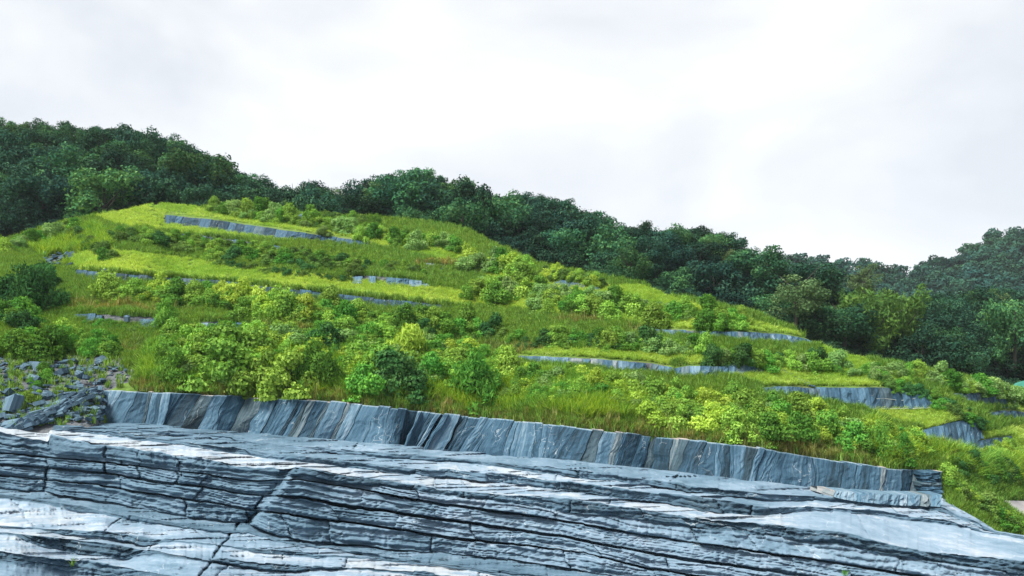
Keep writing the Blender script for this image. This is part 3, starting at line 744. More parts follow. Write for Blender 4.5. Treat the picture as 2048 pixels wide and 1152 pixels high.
dr = link('stone_drain', None, loc=PT(1580, 750, float(hillY(1580, 750))), label='narrow line of stones running down between two meadows', cat='stone drain')
stones(dr, [(1540 + t_ * 88 + r_s.uniform(-2, 2), 731 + t_ * 44 + r_s.uniform(-2, 2), r_s.uniform(3, 6), .05) for t_ in np.linspace(0, 1, 34)])
out1 = link('rock_outcrop', None, loc=PT(115, 525, float(hillY(115, 525))), label='pale jagged rock outcrop beside the dark conifer shrub', cat='rock outcrop')
stones(out1, [(115 + r_s.uniform(-32, 28), 523 + r_s.uniform(-14, 12), r_s.uniform(6, 14), .1) for _ in range(26)])
ledge2 = link('rock_outcrop', None, loc=PT(300, 692, float(hillY(300, 692))), label='low rocky ledge peeping out of grass above the gully', cat='rock outcrop')
stones(ledge2, [(300 + r_s.uniform(-32, 34), 692 + r_s.uniform(-8, 9), r_s.uniform(5, 10), .08) for _ in range(26)] + [(r_s.uniform(180, 290), 735 + r_s.uniform(-8, 10), r_s.uniform(4, 9), .05) for _ in range(26)])
d1 = [o for o in C.objects if o.get('label') == TL['D1']][0]
stones(d1, [(x_, float(np.interp(x_, [330, 400, 500, 560], [468, 477, 490, 498])) + r_s.uniform(-3, 3), r_s.uniform(3.5, 6), .12) for x_ in np.arange(320, 570, 6)])
for (x_, y_, rp, lb) in ((605, 438, 12, 'pale boulder among shrubs on the hilltop'), (210, 549, 11, 'white boulder lying on the dark slate terrace edge'), (255, 640, 8, 'white upright rock shard above the gully'), (25, 812, 26, 'big pale grey boulder low in the gully'), (1032, 549, 9, 'small grey boulder in grass near the forest')):
    Yd = float(hillY(x_, y_)); s_ = rp / F * Yd
    link('boulder', SM[3], loc=PT(x_, y_, Yd - .3) + np.array([0, 0, .1]), rot=(r_s.uniform(-.3, .3), .2, r_s.uniform(0, 6)), scale=(s_, s_, s_ * 2.4), label=lb, cat='boulder')

# small marker stake and green net
M_white = simple_material('white_paint', (.75, .75, .72), .5, .08)
def boxm(name, sx, sy, sz, mat, taper=.8):
    V_ = np.array([(x * sx * (taper if z else 1), y * sy * (taper if z else 1), z * sz) for z in (0, 1) for x, y in ((-1, -1), (1, -1), (1, 1), (-1, 1))], float)
    return mesh_np(name, V_, [(0, 3, 2, 1), (4, 5, 6, 7), (0, 1, 5, 4), (1, 2, 6, 5), (2, 3, 7, 6), (3, 0, 4, 7)], mat, False)
yd = float(hillY(983, 597))
stake = link('marker_stake', boxm('marker_stake', .05, .05, .75, M_white), loc=PT(983, 596, yd - .2), rot=(0, -.08, .2), label='small white marker stake standing in the long meadow', cat='stake')
link('pointed_cap', boxm('pointed_cap', .045, .045, .06, M_white, .1), stake, loc=(0, 0, .752))

# ------------------------------------------------------------------ forest hills
def forest_hill(name, xr, ridge, basey, baseY, slope, label, bow=0.0):
    x_ = np.arange(xr[0], xr[1], 16.0); n_ = 50
    yr, yb, Yb = cv(ridge)(x_), cv(basey)(x_), cv(baseY)(x_)
    t_ = np.linspace(0, 1, n_)[:, None]
    yy = yb + (yr - yb) * t_; q = (HZ - yy) / F; q0 = (HZ - yb) / F
    sl = np.maximum(slope, q.max() + .12)
    DD = Yb * (sl - q0) / (sl - q)
    V_ = PT(np.broadcast_to(x_, yy.shape), yy, DD)
    V_[..., 2] += fbm(V_[..., 0] / 12., V_[..., 1] / 12., 300, 3) * 1.0
    last_ = V_[-1]; ex = []
    for dY, dz in ((6, -.5), (20, -6), (60, -25)):
        e = last_.copy(); e[:, 1] += dY; e[:, 0] *= (last_[:, 1] + dY) / last_[:, 1]; e[:, 2] += dz; ex.append(e)
    first = V_[0].copy(); first[:, 2] -= 8
    A = np.concatenate([first[None], V_] + [e[None] for e in ex])
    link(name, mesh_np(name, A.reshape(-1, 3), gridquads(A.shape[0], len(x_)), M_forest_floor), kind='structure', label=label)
    return dict(x=x_, yb=yb, yr=yr, Yb=Yb, q0=q0, s=sl, name=name)
def fh_Y(h, px, py):
    yb = np.interp(px, h['x'], h['yb']); Yb = np.interp(px, h['x'], h['Yb'])
    return Yb * (h['s'] - (HZ - yb) / F) / (h['s'] - (HZ - py) / F)

H_left = forest_hill('wooded_hill', (-500, 720), [(-500, 285), (0, 288), (60, 291), (120, 301), (200, 306), (260, 306), (330, 323), (380, 346), (430, 371), (480, 396), (520, 416), (550, 440), (620, 490), (720, 530)],
    [(-500, 540), (0, 535), (200, 490), (300, 470), (440, 470), (720, 540)], [(-500, 84), (0, 84), (300, 92), (440, 92), (720, 100)], .62, 'steep wooded hill behind the grassy hilltop')
H_mid = forest_hill('wooded_ridge', (480, 1760), [(480, 456), (560, 442), (600, 430), (640, 424), (700, 430), (760, 414), (820, 400), (870, 404), (960, 430), (1010, 444), (1060, 447), (1120, 460), (1180, 484), (1240, 513), (1300, 512), (1400, 505), (1460, 524), (1500, 560), (1600, 620), (1760, 700)],
    [(480, 485), (740, 490), (900, 500), (1000, 545), (1150, 600), (1290, 630), (1500, 690), (1760, 780)], [(480, 96), (900, 92), (1150, 88), (1500, 88), (1760, 90)], .62, 'wooded ridge rising behind the upper terraces')
H_far = forest_hill('far_ridge', (1350, 2900), [(1350, 540), (1560, 534), (1640, 541), (1700, 547), (1760, 555), (1815, 560), (1850, 554), (1900, 534), (1950, 512), (2000, 492), (2048, 478), (2300, 420), (2900, 370)],
    [(1350, 640), (2900, 640)], [(1350, 230), (1800, 250), (2048, 220), (2900, 200)], .45, 'distant wooded ridge at the valley head')
H_right = forest_hill('wooded_valley_side', (1400, 2500), [(1400, 600), (1520, 615), (1600, 640), (1700, 655), (1800, 662), (1900, 655), (2048, 628), (2500, 590)],
    [(1400, 660), (1500, 680), (1600, 720), (1700, 750), (1850, 790), (2048, 830), (2500, 900)], [(1400, 92), (1600, 84), (1850, 82), (2048, 84), (2500, 88)], .50, 'dark wooded valley side beyond the terraced slope')

# ---- plant prototypes
def leaves(centers, normals, size, r, droop=0.3, aspect=1.6):
    """one folded leaf (two triangles sharing the midrib) per centre"""
    n = len(centers)
    nrm = normals + r.normal(0, .38, (n, 3)); nrm /= np.linalg.norm(nrm, axis=1)[:, None] + 1e-9
    a = np.cross(nrm, r.normal(0, 1, (n, 3))); a /= np.linalg.norm(a, axis=1)[:, None] + 1e-9
    a[:, 2] -= droop; a /= np.linalg.norm(a, axis=1)[:, None]
    b = np.cross(nrm, a); b /= np.linalg.norm(b, axis=1)[:, None] + 1e-9
    s_ = (size * r.uniform(.6, 1.3, n))[:, None]
    p0 = centers - a * s_ * aspect * .5; p1 = centers + a * s_ * aspect * .5
    l_ = centers + b * s_ * .5 + nrm * s_ * .15; r_ = centers - b * s_ * .5 + nrm * s_ * .15
    V_ = np.stack([p0, l_, p1, r_], 1).reshape(-1, 3)
    i = np.arange(n)[:, None] * 4
    Q_ = np.concatenate([i + [0, 1, 2], i + [0, 2, 3]], 1).reshape(-1, 3)
    return V_, Q_, np.repeat(r.random(n), 4)

def crown_mesh(name, mat, r, lobes, nleaf, size, H=1.0, base_z=.3, rx=.5, rz=.38, thin=False, lobe=(.28, .48), shape='round', sparse=.0, clump=.05):
    cs = []; rs = []
    for k_ in range(lobes):
        if shape == 'round':
            d = r.normal(0, 1, 3); d /= np.linalg.norm(d); d[2] = d[2] * .9 + .1
            rr = r.uniform(.45, .9)
            c = np.array([d[0] * rx * rr, d[1] * rx * rr, base_z + rz + d[2] * rz * rr]); q = r.uniform(*lobe) * rx
        elif shape == 'cone':
            h = r.random() ** 1.3; a = r.uniform(0, 6.28); w = rx * (1 - h * .85) * r.uniform(.4, 1)
            c = np.array([math.cos(a) * w, math.sin(a) * w, base_z * .4 + h * (rz * 2)]); q = rx * (.34 - .16 * h)
        elif shape == 'dome':
            a = r.uniform(0, 6.28); h = r.random(); w = rx * math.sqrt(max(0, 1 - h * h)) * r.uniform(.3, .85)
            c = np.array([math.cos(a) * w, math.sin(a) * w, h * rz * 1.5 * r.uniform(.5, 1)]); q = r.uniform(.24, .42) * rx
        else:                                        # plume: arching bamboo like sprays
            a = r.uniform(0, 6.28); h = .35 + .65 * r.random(); w = rx * (.15 + .85 * (h ** 2)) * r.uniform(.2, 1)
            c = np.array([math.cos(a) * w, math.sin(a) * w, h * rz * 2]); q = rx * r.uniform(.14, .26)
        cs.append(c); rs.append(q)
    cs = np.array(cs); rs = np.array(rs)
    w = rs ** 2; w /= w.sum(); pick = r.choice(lobes, nleaf, p=w)
    d = r.normal(0, 1, (nleaf, 3)); d[:, 2] += .35; d /= np.linalg.norm(d, axis=1)[:, None]
    # twigs: bumps on every lobe
    bump = 1 + .3 * np.sin(d[:, 0] * 9 + pick * 2.1) * np.sin(d[:, 1] * 8 + pick) + .18 * np.sin(d[:, 2] * 13 + pick * 5)
    rad = rs[pick] * bump * r.uniform(.80, 1.06, nleaf)
    stretch = np.array([1, 1, .8 if shape != 'plume' else 1.6])
    cen = cs[pick] + d * rad[:, None] * stretch
    cen[:, 2] = np.maximum(cen[:, 2], .01)
    V_, Q_, lf = leaves(cen * H, d, size, r, .9 if (shape == 'plume' or thin) else .3, 3.4 if (shape == 'plume' or thin) else 1.6)
    # leaf shade also varies branch by branch
    lf = np.clip(.06 + lf * .58 + .34 * np.repeat(hsh(pick, pick * 3, 5), 4), 0, 1)
    return mesh_np(name, V_, Q_, mat, False, None, {'leaf': lf})

M_bark = simple_material('bark', (.035, .033, .028), .9, .4, 5)
def trunk_mesh(r, H, top=.75, rad=.03, limbs=5):
    V_ = []; Q_ = []
    def tube(p0, p1, r0, r1, n=6):
        p0, p1 = np.array(p0, float), np.array(p1, float); ax = p1 - p0; ax /= np.linalg.norm(ax)
        u = np.cross(ax, [.3, .9, .1]); u /= np.linalg.norm(u); v = np.cross(ax, u); k0_ = len(V_)
        for (c, rr) in ((p0, r0), (.5 * (p0 + p1) + u * rr_j(r, r0), .5 * (r0 + r1)), (p1, r1)):
            for i in range(n): V_.append(c + (u * math.cos(6.2832 * i / n) + v * math.sin(6.2832 * i / n)) * rr)
        for s_ in range(2):
            for i in range(n): Q_.append((k0_ + s_ * n + i, k0_ + s_ * n + (i + 1) % n, k0_ + (s_ + 1) * n + (i + 1) % n, k0_ + (s_ + 1) * n + i))
    def rr_j(r, a): return r.uniform(-.6, .6) * a
    tube((0, 0, -.05 * H), (0, 0, top * H), rad * H, rad * .35 * H)
    for k_ in range(limbs):
        a = r.uniform(0, 6.28); z = r.uniform(.3, .6) * H
        tube((0, 0, z), (math.cos(a) * .3 * H, math.sin(a) * .3 * H, z + r.uniform(.15, .35) * H), rad * .45 * H, rad * .12 * H, 5)
    return mesh_np('trunk', V_, Q_, M_bark)

dk = leaf_material('dark_leaf', [(.005, .026, .022), (.015, .056, .042), (.050, .120, .070)], .9, .15, .15, patch=(1.25, 1.15, .75), patch_scale=.06)
md = leaf_material('mid_leaf', [(.014, .062, .034), (.046, .138, .056), (.14, .29, .085)], .9, .18, .15, patch=(.6, .8, 1.1), patch_scale=.05)
ol = leaf_material('olive_leaf', [(.03, .07, .03), (.07, .13, .05), (.15, .22, .10)], .6, .18, .15)
bm = leaf_material('bamboo_leaf', [(.035, .09, .022), (.075, .155, .035), (.14, .23, .05)], .6, .25, .15)
fr = leaf_material('far_leaf', [(.008, .040, .038), (.018, .066, .056), (.04, .10, .075)], .9, .12, .1, patch=(1.25, 1.1, .8), patch_scale=.03)  # bluer and lighter: some distance haze is put into the leaf colour

r_t = np.random.default_rng(11)
TREES = {}
def proto(key, mat, n, **kw):
    TREES[key] = []
    for k_ in range(n):
        TREES[key].append((crown_mesh('crown', mat, r_t, **kw), trunk_mesh(r_t, 1.0)))
proto('dark', dk, 4, lobes=34, nleaf=5600, size=.028, base_z=.10, rx=.5, rz=.44, lobe=(.17, .34))
proto('mid', md, 4, lobes=36, nleaf=5600, size=.028, base_z=.08, rx=.52, rz=.45, lobe=(.16, .33))
proto('olive', ol, 2, lobes=40, nleaf=5600, size=.022, base_z=.0, lobe=(.16, .34), rx=.40, rz=.44)
proto('pine', dk, 2, lobes=26, nleaf=2800, size=.028, base_z=.3, rx=.36, rz=.46, shape='cone')
proto('bamboo', bm, 3, lobes=30, nleaf=4200, size=.018, rx=.46, rz=.46, shape='plume')
proto('small', fr, 3, lobes=9, nleaf=520, size=.085, base_z=.1, rx=.5, rz=.42)
NAMES = {'dark': 'broadleaf_tree', 'mid': 'broadleaf_tree', 'olive': 'olive_green_tree', 'pine': 'pine_tree', 'bamboo': 'bamboo_clump'}
def tree(key, p, H, wide, label, group, name=None):
    cm, tm = TREES[key][r_t.integers(len(TREES[key]))]
    e = link(name or NAMES[key], None, loc=p, rot=(0, 0, r_t.uniform(0, 6.28)), scale=(H * wide, H * wide, H), label=label, cat='bamboo' if key == 'bamboo' else 'tree', group=group)
    link('trunk' if key != 'bamboo' else 'culms', tm, e); link('crown', cm, e)
    return e

def plant_hill(h, xr, spacing, Hm, kinds, zone, y_clip=None, n_max=999, skyline=None):
    """jittered spacing over the hill's slope, in metres; trees on the skyline get their own labels"""
    x0, x1 = xr; got = []
    Ymin, Ymax = h['Yb'].min(), max(fh_Y(h, x, np.interp(x, h['x'], h['yr'])) for x in np.arange(x0, x1, 40))
    rr = r_t
    Y = Ymin
    while Y < Ymax + spacing:
        X0 = (x0 - CXP) / F * Y; X1 = (x1 - CXP) / F * Y; X = X0 + rr.uniform(0, spacing)
        while X < X1:
            Xj = X + rr.uniform(-.35, .35) * spacing; Yj = Y + rr.uniform(-.35, .35) * spacing; px = Xj / Yj * F + CXP
            yb, yr_, Yb = [float(np.interp(px, h['x'], h[k_])) for k_ in ('yb', 'yr', 'Yb')]
            q0 = (HZ - yb) / F; q = h['s'] - Yb * (h['s'] - q0) / Yj; py = HZ - q * F
            if yr_ - 2 <= py <= yb and (y_clip is None or y_clip(px, py)): got.append((px, py, Yj, (py - yr_) / Yj * 100))
            X += spacing
        Y += spacing * .9
    return got
ZT = {'left': 'the steep hill', 'mid': 'the middle ridge', 'right': 'the valley side'}
def label_for(key, zone, sky, cnt, k_):
    look = {'dark': 'dark green broadleaf tree', 'mid': 'mid green broadleaf tree', 'olive': 'olive green tree', 'pine': 'ragged dark pine', 'bamboo': 'feathery bamboo clump'}[key]
    if sky: return '%s, %s from the left along the top of %s' % (look, nth(k_), ZT[zone]), 'skyline trees of ' + ZT[zone]
    return '%s %s' % (look, cnt), 'forest trees ' + cnt
counts = {}
overflow = []
def fill(h, xr, spacing, Hrange, mixk, zone, limit):
    spots = plant_hill(h, xr, spacing, 1, None, zone)
    spots = [s for s in spots if s[3] >= 7]
    xa = max(-20, xr[0])
    while xa < min(2070, xr[1]):
        ya = float(np.interp(xa, h['x'], h['yr'])); Ya = float(fh_Y(h, xa, ya)); spots.append((xa, ya + r_t.uniform(0, 5), Ya, 0)); xa += r_t.uniform(20, 36)
    sky = sorted([s for s in spots if s[3] < 7 and -20 < s[0] < 2070], key=lambda s: s[0])
    rest = [s for s in spots if s not in sky]
    inview = sorted([s for s in rest if -60 < s[0] < 2110], key=lambda s: s[2]); out = [s for s in rest if not (-60 < s[0] < 2110)]
    n_ = 0
    for k_, s in enumerate(sky):
        key = r_t.choice([m[0] for m in mixk], p=[m[1] for m in mixk]); H = r_t.uniform(3.9, 5.1)
        lb, gp = label_for(key, zone, True, 0, k_)
        tree(key, PT(s[0], s[1], s[2]) - np.array([0, 0, .4]), H, r_t.uniform(.85, 1.15), lb, gp); n_ += 1
    for s in inview:
        key = r_t.choice([m[0] for m in mixk], p=[m[1] for m in mixk]); H = r_t.uniform(*Hrange)
        H = min(H, 4.3 + s[3] * .07)
        if n_ < limit:
            up = ['at the foot of', 'halfway up', 'high up on'][int(np.clip((np.interp(s[0], h['x'], h['yb']) - s[1]) / max(1., np.interp(s[0], h['x'], h['yb']) - np.interp(s[0], h['x'], h['yr'])) * 3, 0, 2))]
            side = ['near end', 'middle', 'far end'][int(np.clip((s[0] - max(0, xr[0])) / (min(2048, xr[1]) - max(0, xr[0])) * 3, 0, 2))]
            lb, gp = label_for(key, zone, False, '%s %s, %s part' % (up, ZT[zone], {'near end': 'left', 'middle': 'middle', 'far end': 'right'}[side]), 0)
            tree(key, PT(s[0], s[1], s[2]) - np.array([0, 0, .4]), H, r_t.uniform(.85, 1.15), lb, gp); n_ += 1
        else: overflow.append((s, H))
    return n_, len(inview)
nl = fill(H_left, (-250, 600), 4.5, (4.6, 8.8), [('dark', .62), ('mid', .34), ('pine', .04)], 'left', 95)
nm_ = fill(H_mid, (520, 1560), 4.3, (4.4, 8.2), [('dark', .58), ('mid', .30), ('olive', .10), ('pine', .02)], 'mid', 120)
nrr = fill(H_right, (1440, 2250), 3.8, (4.8, 7.6), [('dark', .62), ('mid', .26), ('olive', .04), ('bamboo', .08)], 'right', 75)
print('trees', nl, nm_, nrr, 'overflow', len(overflow))
# trees that stand out
SPEC = [('olive', 1592, 655, 84, 6.6, 1.15, 'tall pale olive tree with ragged top beside the dark domed tree'), ('dark', 1625, 640, 92, 7.0, 1.2, 'very dark dome shaped tree behind the tall olive tree'),
 ('olive', 1730, 600, 110, 5.6, 1.1, 'brownish topped tree standing behind the bamboo grove'), ('bamboo', 1755, 735, 84, 7.6, 1.1, 'bright feathery bamboo clump at the middle of the grove'),
 ('bamboo', 1800, 730, 86, 8.2, 1.1, 'tallest feathery bamboo clump of the grove'), ('bamboo', 1720, 720, 86, 7.5, 1.0, 'low yellow green bamboo clump at the grove edge'),
 ('mid', 1520, 600, 92, 6.5, 1.1, 'smooth mid green tree above the valley shrubs'), ('mid', 1262, 592, 82, 5.2, .8, 'slim pale green tree at the forest foot beside a dark shrub'),
 ('dark', 1225, 596, 80, 3.4, 1.3, 'broad dark shrubby tree at the forest foot'), ('mid', 1690, 700, 84, 5.0, 1.2, 'low spreading tree at the foot of the valley forest'), ('mid', 2030, 730, 84, 8.0, .8, 'tall grey green tree leaning in at the picture edge')]
for key, px, py, Yd, H, w_, lb in SPEC:
    tree(key, PT(px, py, Yd), H, w_, lb, None)

# ---- instanced stuff: vertices carry rotation, scale and which plant
def instancer(name, P_, rot, scl, idx, meshes, label, cat):
    me = bpy.data.meshes.new(name); me.vertices.add(len(P_)); me.vertices.foreach_set('co', np.asarray(P_, np.float32).ravel())
    a = me.attributes.new('rot', 'FLOAT_VECTOR', 'POINT'); a.data.foreach_set('vector', np.asarray(rot, np.float32).ravel())
    a = me.attributes.new('scl', 'FLOAT_VECTOR', 'POINT'); a.data.foreach_set('vector', np.asarray(scl, np.float32).ravel())
    a = me.attributes.new('idx', 'INT', 'POINT'); a.data.foreach_set('value', np.asarray(idx, np.int32))
    me.update()
    o = link(name, me, label=label, cat=cat, kind='stuff')
    ng = bpy.data.node_groups.new(name + '_nodes', 'GeometryNodeTree')
    ng.interface.new_socket('Geometry', in_out='INPUT', socket_type='NodeSocketGeometry'); ng.interface.new_socket('Geometry', in_out='OUTPUT', socket_type='NodeSocketGeometry')
    N = ng.nodes; Lk = ng.links
    gi = N.new('NodeGroupInput'); go = N.new('NodeGroupOutput'); ip = N.new('GeometryNodeInstanceOnPoints')
    col = bpy.data.collections.new(name + '_kinds')
    for k_, m_ in enumerate(meshes):
        po = bpy.data.objects.new('%s_kind_%02d' % (name, k_), m_); col.objects.link(po)
    ci_ = N.new('GeometryNodeCollectionInfo'); ci_.inputs['Collection'].default_value = col; ci_.inputs['Separate Children'].default_value = True
    ip.inputs['Pick Instance'].default_value = True
    def at(nm_, ty):
        n_ = N.new('GeometryNodeInputNamedAttribute'); n_.data_type = ty; n_.inputs['Name'].default_value = nm_; return n_
    Lk.new(gi.outputs[0], ip.inputs['Points']); Lk.new(ci_.outputs[0], ip.inputs['Instance'])
    Lk.new(at('idx', 'INT').outputs[0], ip.inputs['Instance Index'])
    e2r = N.new('FunctionNodeEulerToRotation'); Lk.new(at('rot', 'FLOAT_VECTOR').outputs[0], e2r.inputs[0]); Lk.new(e2r.outputs[0], ip.inputs['Rotation'])
    Lk.new(at('scl', 'FLOAT_VECTOR').outputs[0], ip.inputs['Scale']); Lk.new(ip.outputs[0], go.inputs[0])
    md_ = o.modifiers.new('plants', 'NODES'); md_.node_group = ng
    return o
def zrot(n, r, tilt=.12): return np.stack([r.normal(0, tilt, n), r.normal(0, tilt, n), r.uniform(0, 6.283, n)], -1)

fY = hillY(*fine_stones); fs = r_t.uniform(2, 5.5, len(fY)) / F * fY
instancer('slate_rubble', PT(fine_stones[0], fine_stones[1], fY - .05), np.stack([r_t.normal(0, .4, len(fY)), r_t.normal(0, .4, len(fY)), r_t.uniform(0, 6.28, len(fY))], -1), np.stack([fs, fs, fs * .9], -1),
          r_t.integers(0, 6, len(fY)), SM, 'fine slate rubble and chips strewn over the gully bank', 'rubble')
# the far ridge and whatever of the near forest lies beyond the nearest trees
far = [(s[0], s[1], s[2], r_t.uniform(4.5, 7.5)) for s in plant_hill(H_far, (1400, 2350), 4.6, 1, None, 'far')]
fa = np.array(far)
Pf = PT(fa[:, 0], fa[:, 1], fa[:, 2]); Pf[:, 2] -= .5
instancer('far_forest', Pf, zrot(len(fa), r_t, .05), np.stack([fa[:, 3] * 1.1, fa[:, 3] * 1.1, fa[:, 3]], -1), r_t.integers(0, 3, len(fa)), [m[0] for m in TREES['small']],
          'blue green forest covering the distant ridge at the valley head', 'forest')
if overflow:
    ov = np.array([(s[0], s[1], s[2], H) for s, H in overflow]); Po = PT(ov[:, 0], ov[:, 1], ov[:, 2])
    instancer('forest', Po, zrot(len(ov), r_t, .05), np.stack([ov[:, 3] * 1.05] * 3, -1), r_t.integers(0, 8, len(ov)), [m[0] for m in TREES['dark'] + TREES['mid']],
              'dense dark forest filling the upper slopes between the nearer trees', 'forest')
# understorey that closes the foot of the forest
uP = []
for h, x0, x1 in ((H_left, -200, 560), (H_mid, 540, 1560), (H_right, 1440, 2200)):
    for _ in range(420):
        px = r_t.uniform(x0, x1); yb = float(np.interp(px, h['x'], h['yb'])); yr_ = float(np.interp(px, h['x'], h['yr']))
        py = yb + (yr_ - yb) * r_t.random() ** 1.2; uP.append(np.append(PT(px, py, float(fh_Y(h, px, py))), r_t.uniform(1.6, 3.2)))
uP = np.array(uP)
instancer('undergrowth', uP[:, :3], zrot(len(uP), r_t, .1), np.stack([uP[:, 3] * 1.3, uP[:, 3] * 1.3, uP[:, 3]], -1), r_t.integers(0, 4, len(uP)), [m[0] for m in TREES['dark']],
          'dark undergrowth between the trunks at the forest foot', 'undergrowth')

# ------------------------------------------------------------------ shrubs on the terraces
br = leaf_material('bright_shrub_leaf', [(.065, .165, .03), (.17, .33, .05), (.37, .55, .11)], .6, .3, .15)
yw = leaf_material('yellow_shrub_leaf', [(.14, .26, .03), (.30, .45, .06), (.47, .62, .12)], .4, .32, .15)
gn = leaf_material('green_shrub_leaf', [(.03, .12, .024), (.085, .235, .036), (.20, .38, .06)], .6, .28, .15)
dg = leaf_material('dark_shrub_leaf', [(.016, .075, .026), (.042, .135, .04), (.10, .22, .06)], .6, .22, .15)
pl = leaf_material('pale_shrub_leaf', [(.07, .17, .045), (.16, .30, .085), (.34, .48, .19)], .5, .28, .15)
ov_ = leaf_material('olive_shrub_leaf', [(.04, .10, .025), (.09, .18, .04), (.18, .29, .075)], .6, .25, .15)
SH = {}
for key, mat in (('bright', br), ('yellow', yw), ('green', gn), ('dark', dg), ('pale', pl), ('olive', ov_)):
    SH[key] = [crown_mesh('shrub', mat, r_t, lobes=int(r_t.integers(12, 20)), nleaf=5200, size=.040, rx=.5, rz=.46, shape='dome') for _ in range(3)]
FEATHER = {k_: [crown_mesh('shrub', m_, r_t, lobes=22, nleaf=4200, size=.026, rx=.5, rz=.5, shape='dome', thin=True) for _ in range(2)] for k_, m_ in (('feather', gn), ('featherdark', dg), ('feathergold', yw))}
SH.update(FEATHER)
stem_m = trunk_mesh(r_t, .6, .6, .05, 6); stem_m.name = 'stem'
LOOK = {'bright': 'bright green', 'yellow': 'yellow green', 'green': 'mid green', 'dark': 'dark green', 'pale': 'pale silvery green', 'olive': 'dull olive', 'feather': 'feathery green', 'featherdark': 'feathery dark', 'feathergold': 'feathery golden'}
def shrub(key, px, py, rad_px, label, group, tall=1.0, stem=False):
    py = min(py, float(crest(px)) - (17 + 7 * math.sin(px * .7))) if 200 < px < 1890 else py
    Yd = float(hillY(px, py)); s_ = 2 * rad_px / F * Yd
    m = SH[key][r_t.integers(len(SH[key]))]
    o = link('shrub', m, loc=PT(px, py, Yd) - np.array([0, 0, .08 * s_]), rot=(r_t.normal(0, .08), r_t.normal(0, .08), r_t.uniform(0, 6.28)), scale=(s_, s_ * .9, s_ * tall * 1.1), label=label, cat='shrub', group=group)
    if stem: link('stem', stem_m, o)
    return o
ROWS = [
 ([(425, 422), (500, 430), (570, 442)], 21, 13, ['bright', 'pale', 'green'], 'the hilltop hedge'),
 ([(560, 447), (640, 457), (740, 470), (830, 486), (930, 503)], 22, 27, ['bright', 'pale', 'green', 'bright'], 'the row above the grey slate strip'),
 ([(640, 434), (700, 442), (760, 448)], 14, 8, ['olive', 'green'], None),
 ([(920, 524), (980, 534), (1030, 544), (1060, 550)], 26, 12, ['yellow', 'bright', 'pale', 'green'], 'the mound ending the upper terrace'),
 ([(1085, 548), (1130, 556), (1175, 564), (1205, 572)], 17, 9, ['yellow', 'olive', 'bright'], 'the fringe at the forest foot'),
 ([(210, 480), (330, 496), (450, 512), (600, 528), (740, 543)], 19, 44, ['dark', 'olive', 'green', 'bright', 'green'], None),
 ([(240, 470), (330, 480), (450, 497), (560, 510)], 15, 18, ['bright', 'olive', 'green'], None),
 ([(560, 514), (640, 522), (740, 530), (860, 550)], 14, 20, ['green', 'olive', 'bright'], None),
 ([(420, 530), (520, 541), (620, 554), (700, 562)], 10, 22, ['dark', 'olive'], None),
 ([(930, 590), (1040, 603), (1180, 620), (1300, 634), (1400, 641), (1490, 643)], 27, 36, ['green', 'bright', 'pale', 'bright'], 'the hedge above the long meadow'),
 ([(960, 574), (1100, 592), (1220, 608), (1320, 622)], 22, 14, ['green', 'pale', 'bright'], 'the upper rank of that hedge'),
 ([(200, 594), (260, 594), (330, 602), (400, 608), (470, 614)], 30, 12, ['bright', 'yellow', 'green', 'bright'], 'the upper row below the dark face'),
 ([(380, 602), (430, 610), (500, 620), (560, 634), (620, 644), (700, 654)], 33, 14, ['bright', 'green', 'yellow', 'bright'], 'the rounded row on the second terrace'),
 ([(660, 632), (740, 648), (820, 658), (900, 663), (980, 675)], 28, 18, ['bright', 'green', 'dark', 'bright'], 'the tangle below the blue grey face'),
 ([(840, 680), (900, 686), (1000, 682), (1060, 692)], 17, 14, ['green', 'dark', 'olive'], None),
 ([(700, 668), (760, 678), (830, 686)], 16, 9, ['green', 'olive', 'bright'], None),
 ([(1085, 684), (1160, 692), (1240, 696)], 24, 9, ['green', 'bright', 'dark'], 'the clump mid third terrace'),
 ([(1250, 693), (1340, 705), (1440, 711), (1520, 719), (1610, 725), (1690, 731)], 24, 26, ['green', 'bright', 'dark', 'pale'], 'the row below the pale streaked face'),
 ([(1700, 735), (1780, 749), (1860, 765), (1940, 781), (2000, 795), (2060, 815)], 22, 26, ['pale', 'bright', 'pale', 'green'], 'the row by the lower forest'),
 ([(1740, 755), (1800, 778), (1860, 803), (1910, 829), (1960, 853)], 18, 22, ['olive', 'dark', 'green'], None),
 ([(1640, 744), (1700, 750)], 12, 5, ['olive', 'green'], None),
 ([(1880, 800), (1920, 822), (1975, 850)], 11, 8, ['olive', 'dark'], None),
 ([(1890, 965), (1930, 995), (1965, 1022), (2000, 1042), (2040, 1058)], 28, 14, ['bright', 'olive', 'yellow', 'green'], 'the bushes past the wall end'),
 ([(1905, 935), (1960, 950), (2040, 962)], 22, 13, ['olive', 'dark', 'green'], 'the dark scrub above the path'),
 ([(1975, 900), (2040, 915)], 15, 6, ['bright', 'yellow'], None),
 ([(-20, 507), (40, 494), (110, 474), (160, 462)], 21, 12, ['pale', 'green', 'bright'], 'the hill\'s outer edge'),
 ([(150, 472), (180, 492), (230, 507)], 18, 8, ['green', 'dark', 'olive'], 'the clump on the hilltop shoulder'),
 ([(-20, 642), (20, 644), (60, 652)], 28, 6, ['dark', 'green'], 'the clump under the dark conifer shrub'),
 ([(10, 705), (60, 708), (110, 702), (160, 702), (230, 704)], 28, 9, ['green', 'bright', 'feather'], 'the row topping the gully'),
 ([(150, 650), (220, 660), (290, 672)], 14, 9, ['green', 'olive'], None),
 ([(50, 815), (75, 775), (100, 750), (85, 740)], 15, 9, ['green', 'dark', 'bright'], None),
]
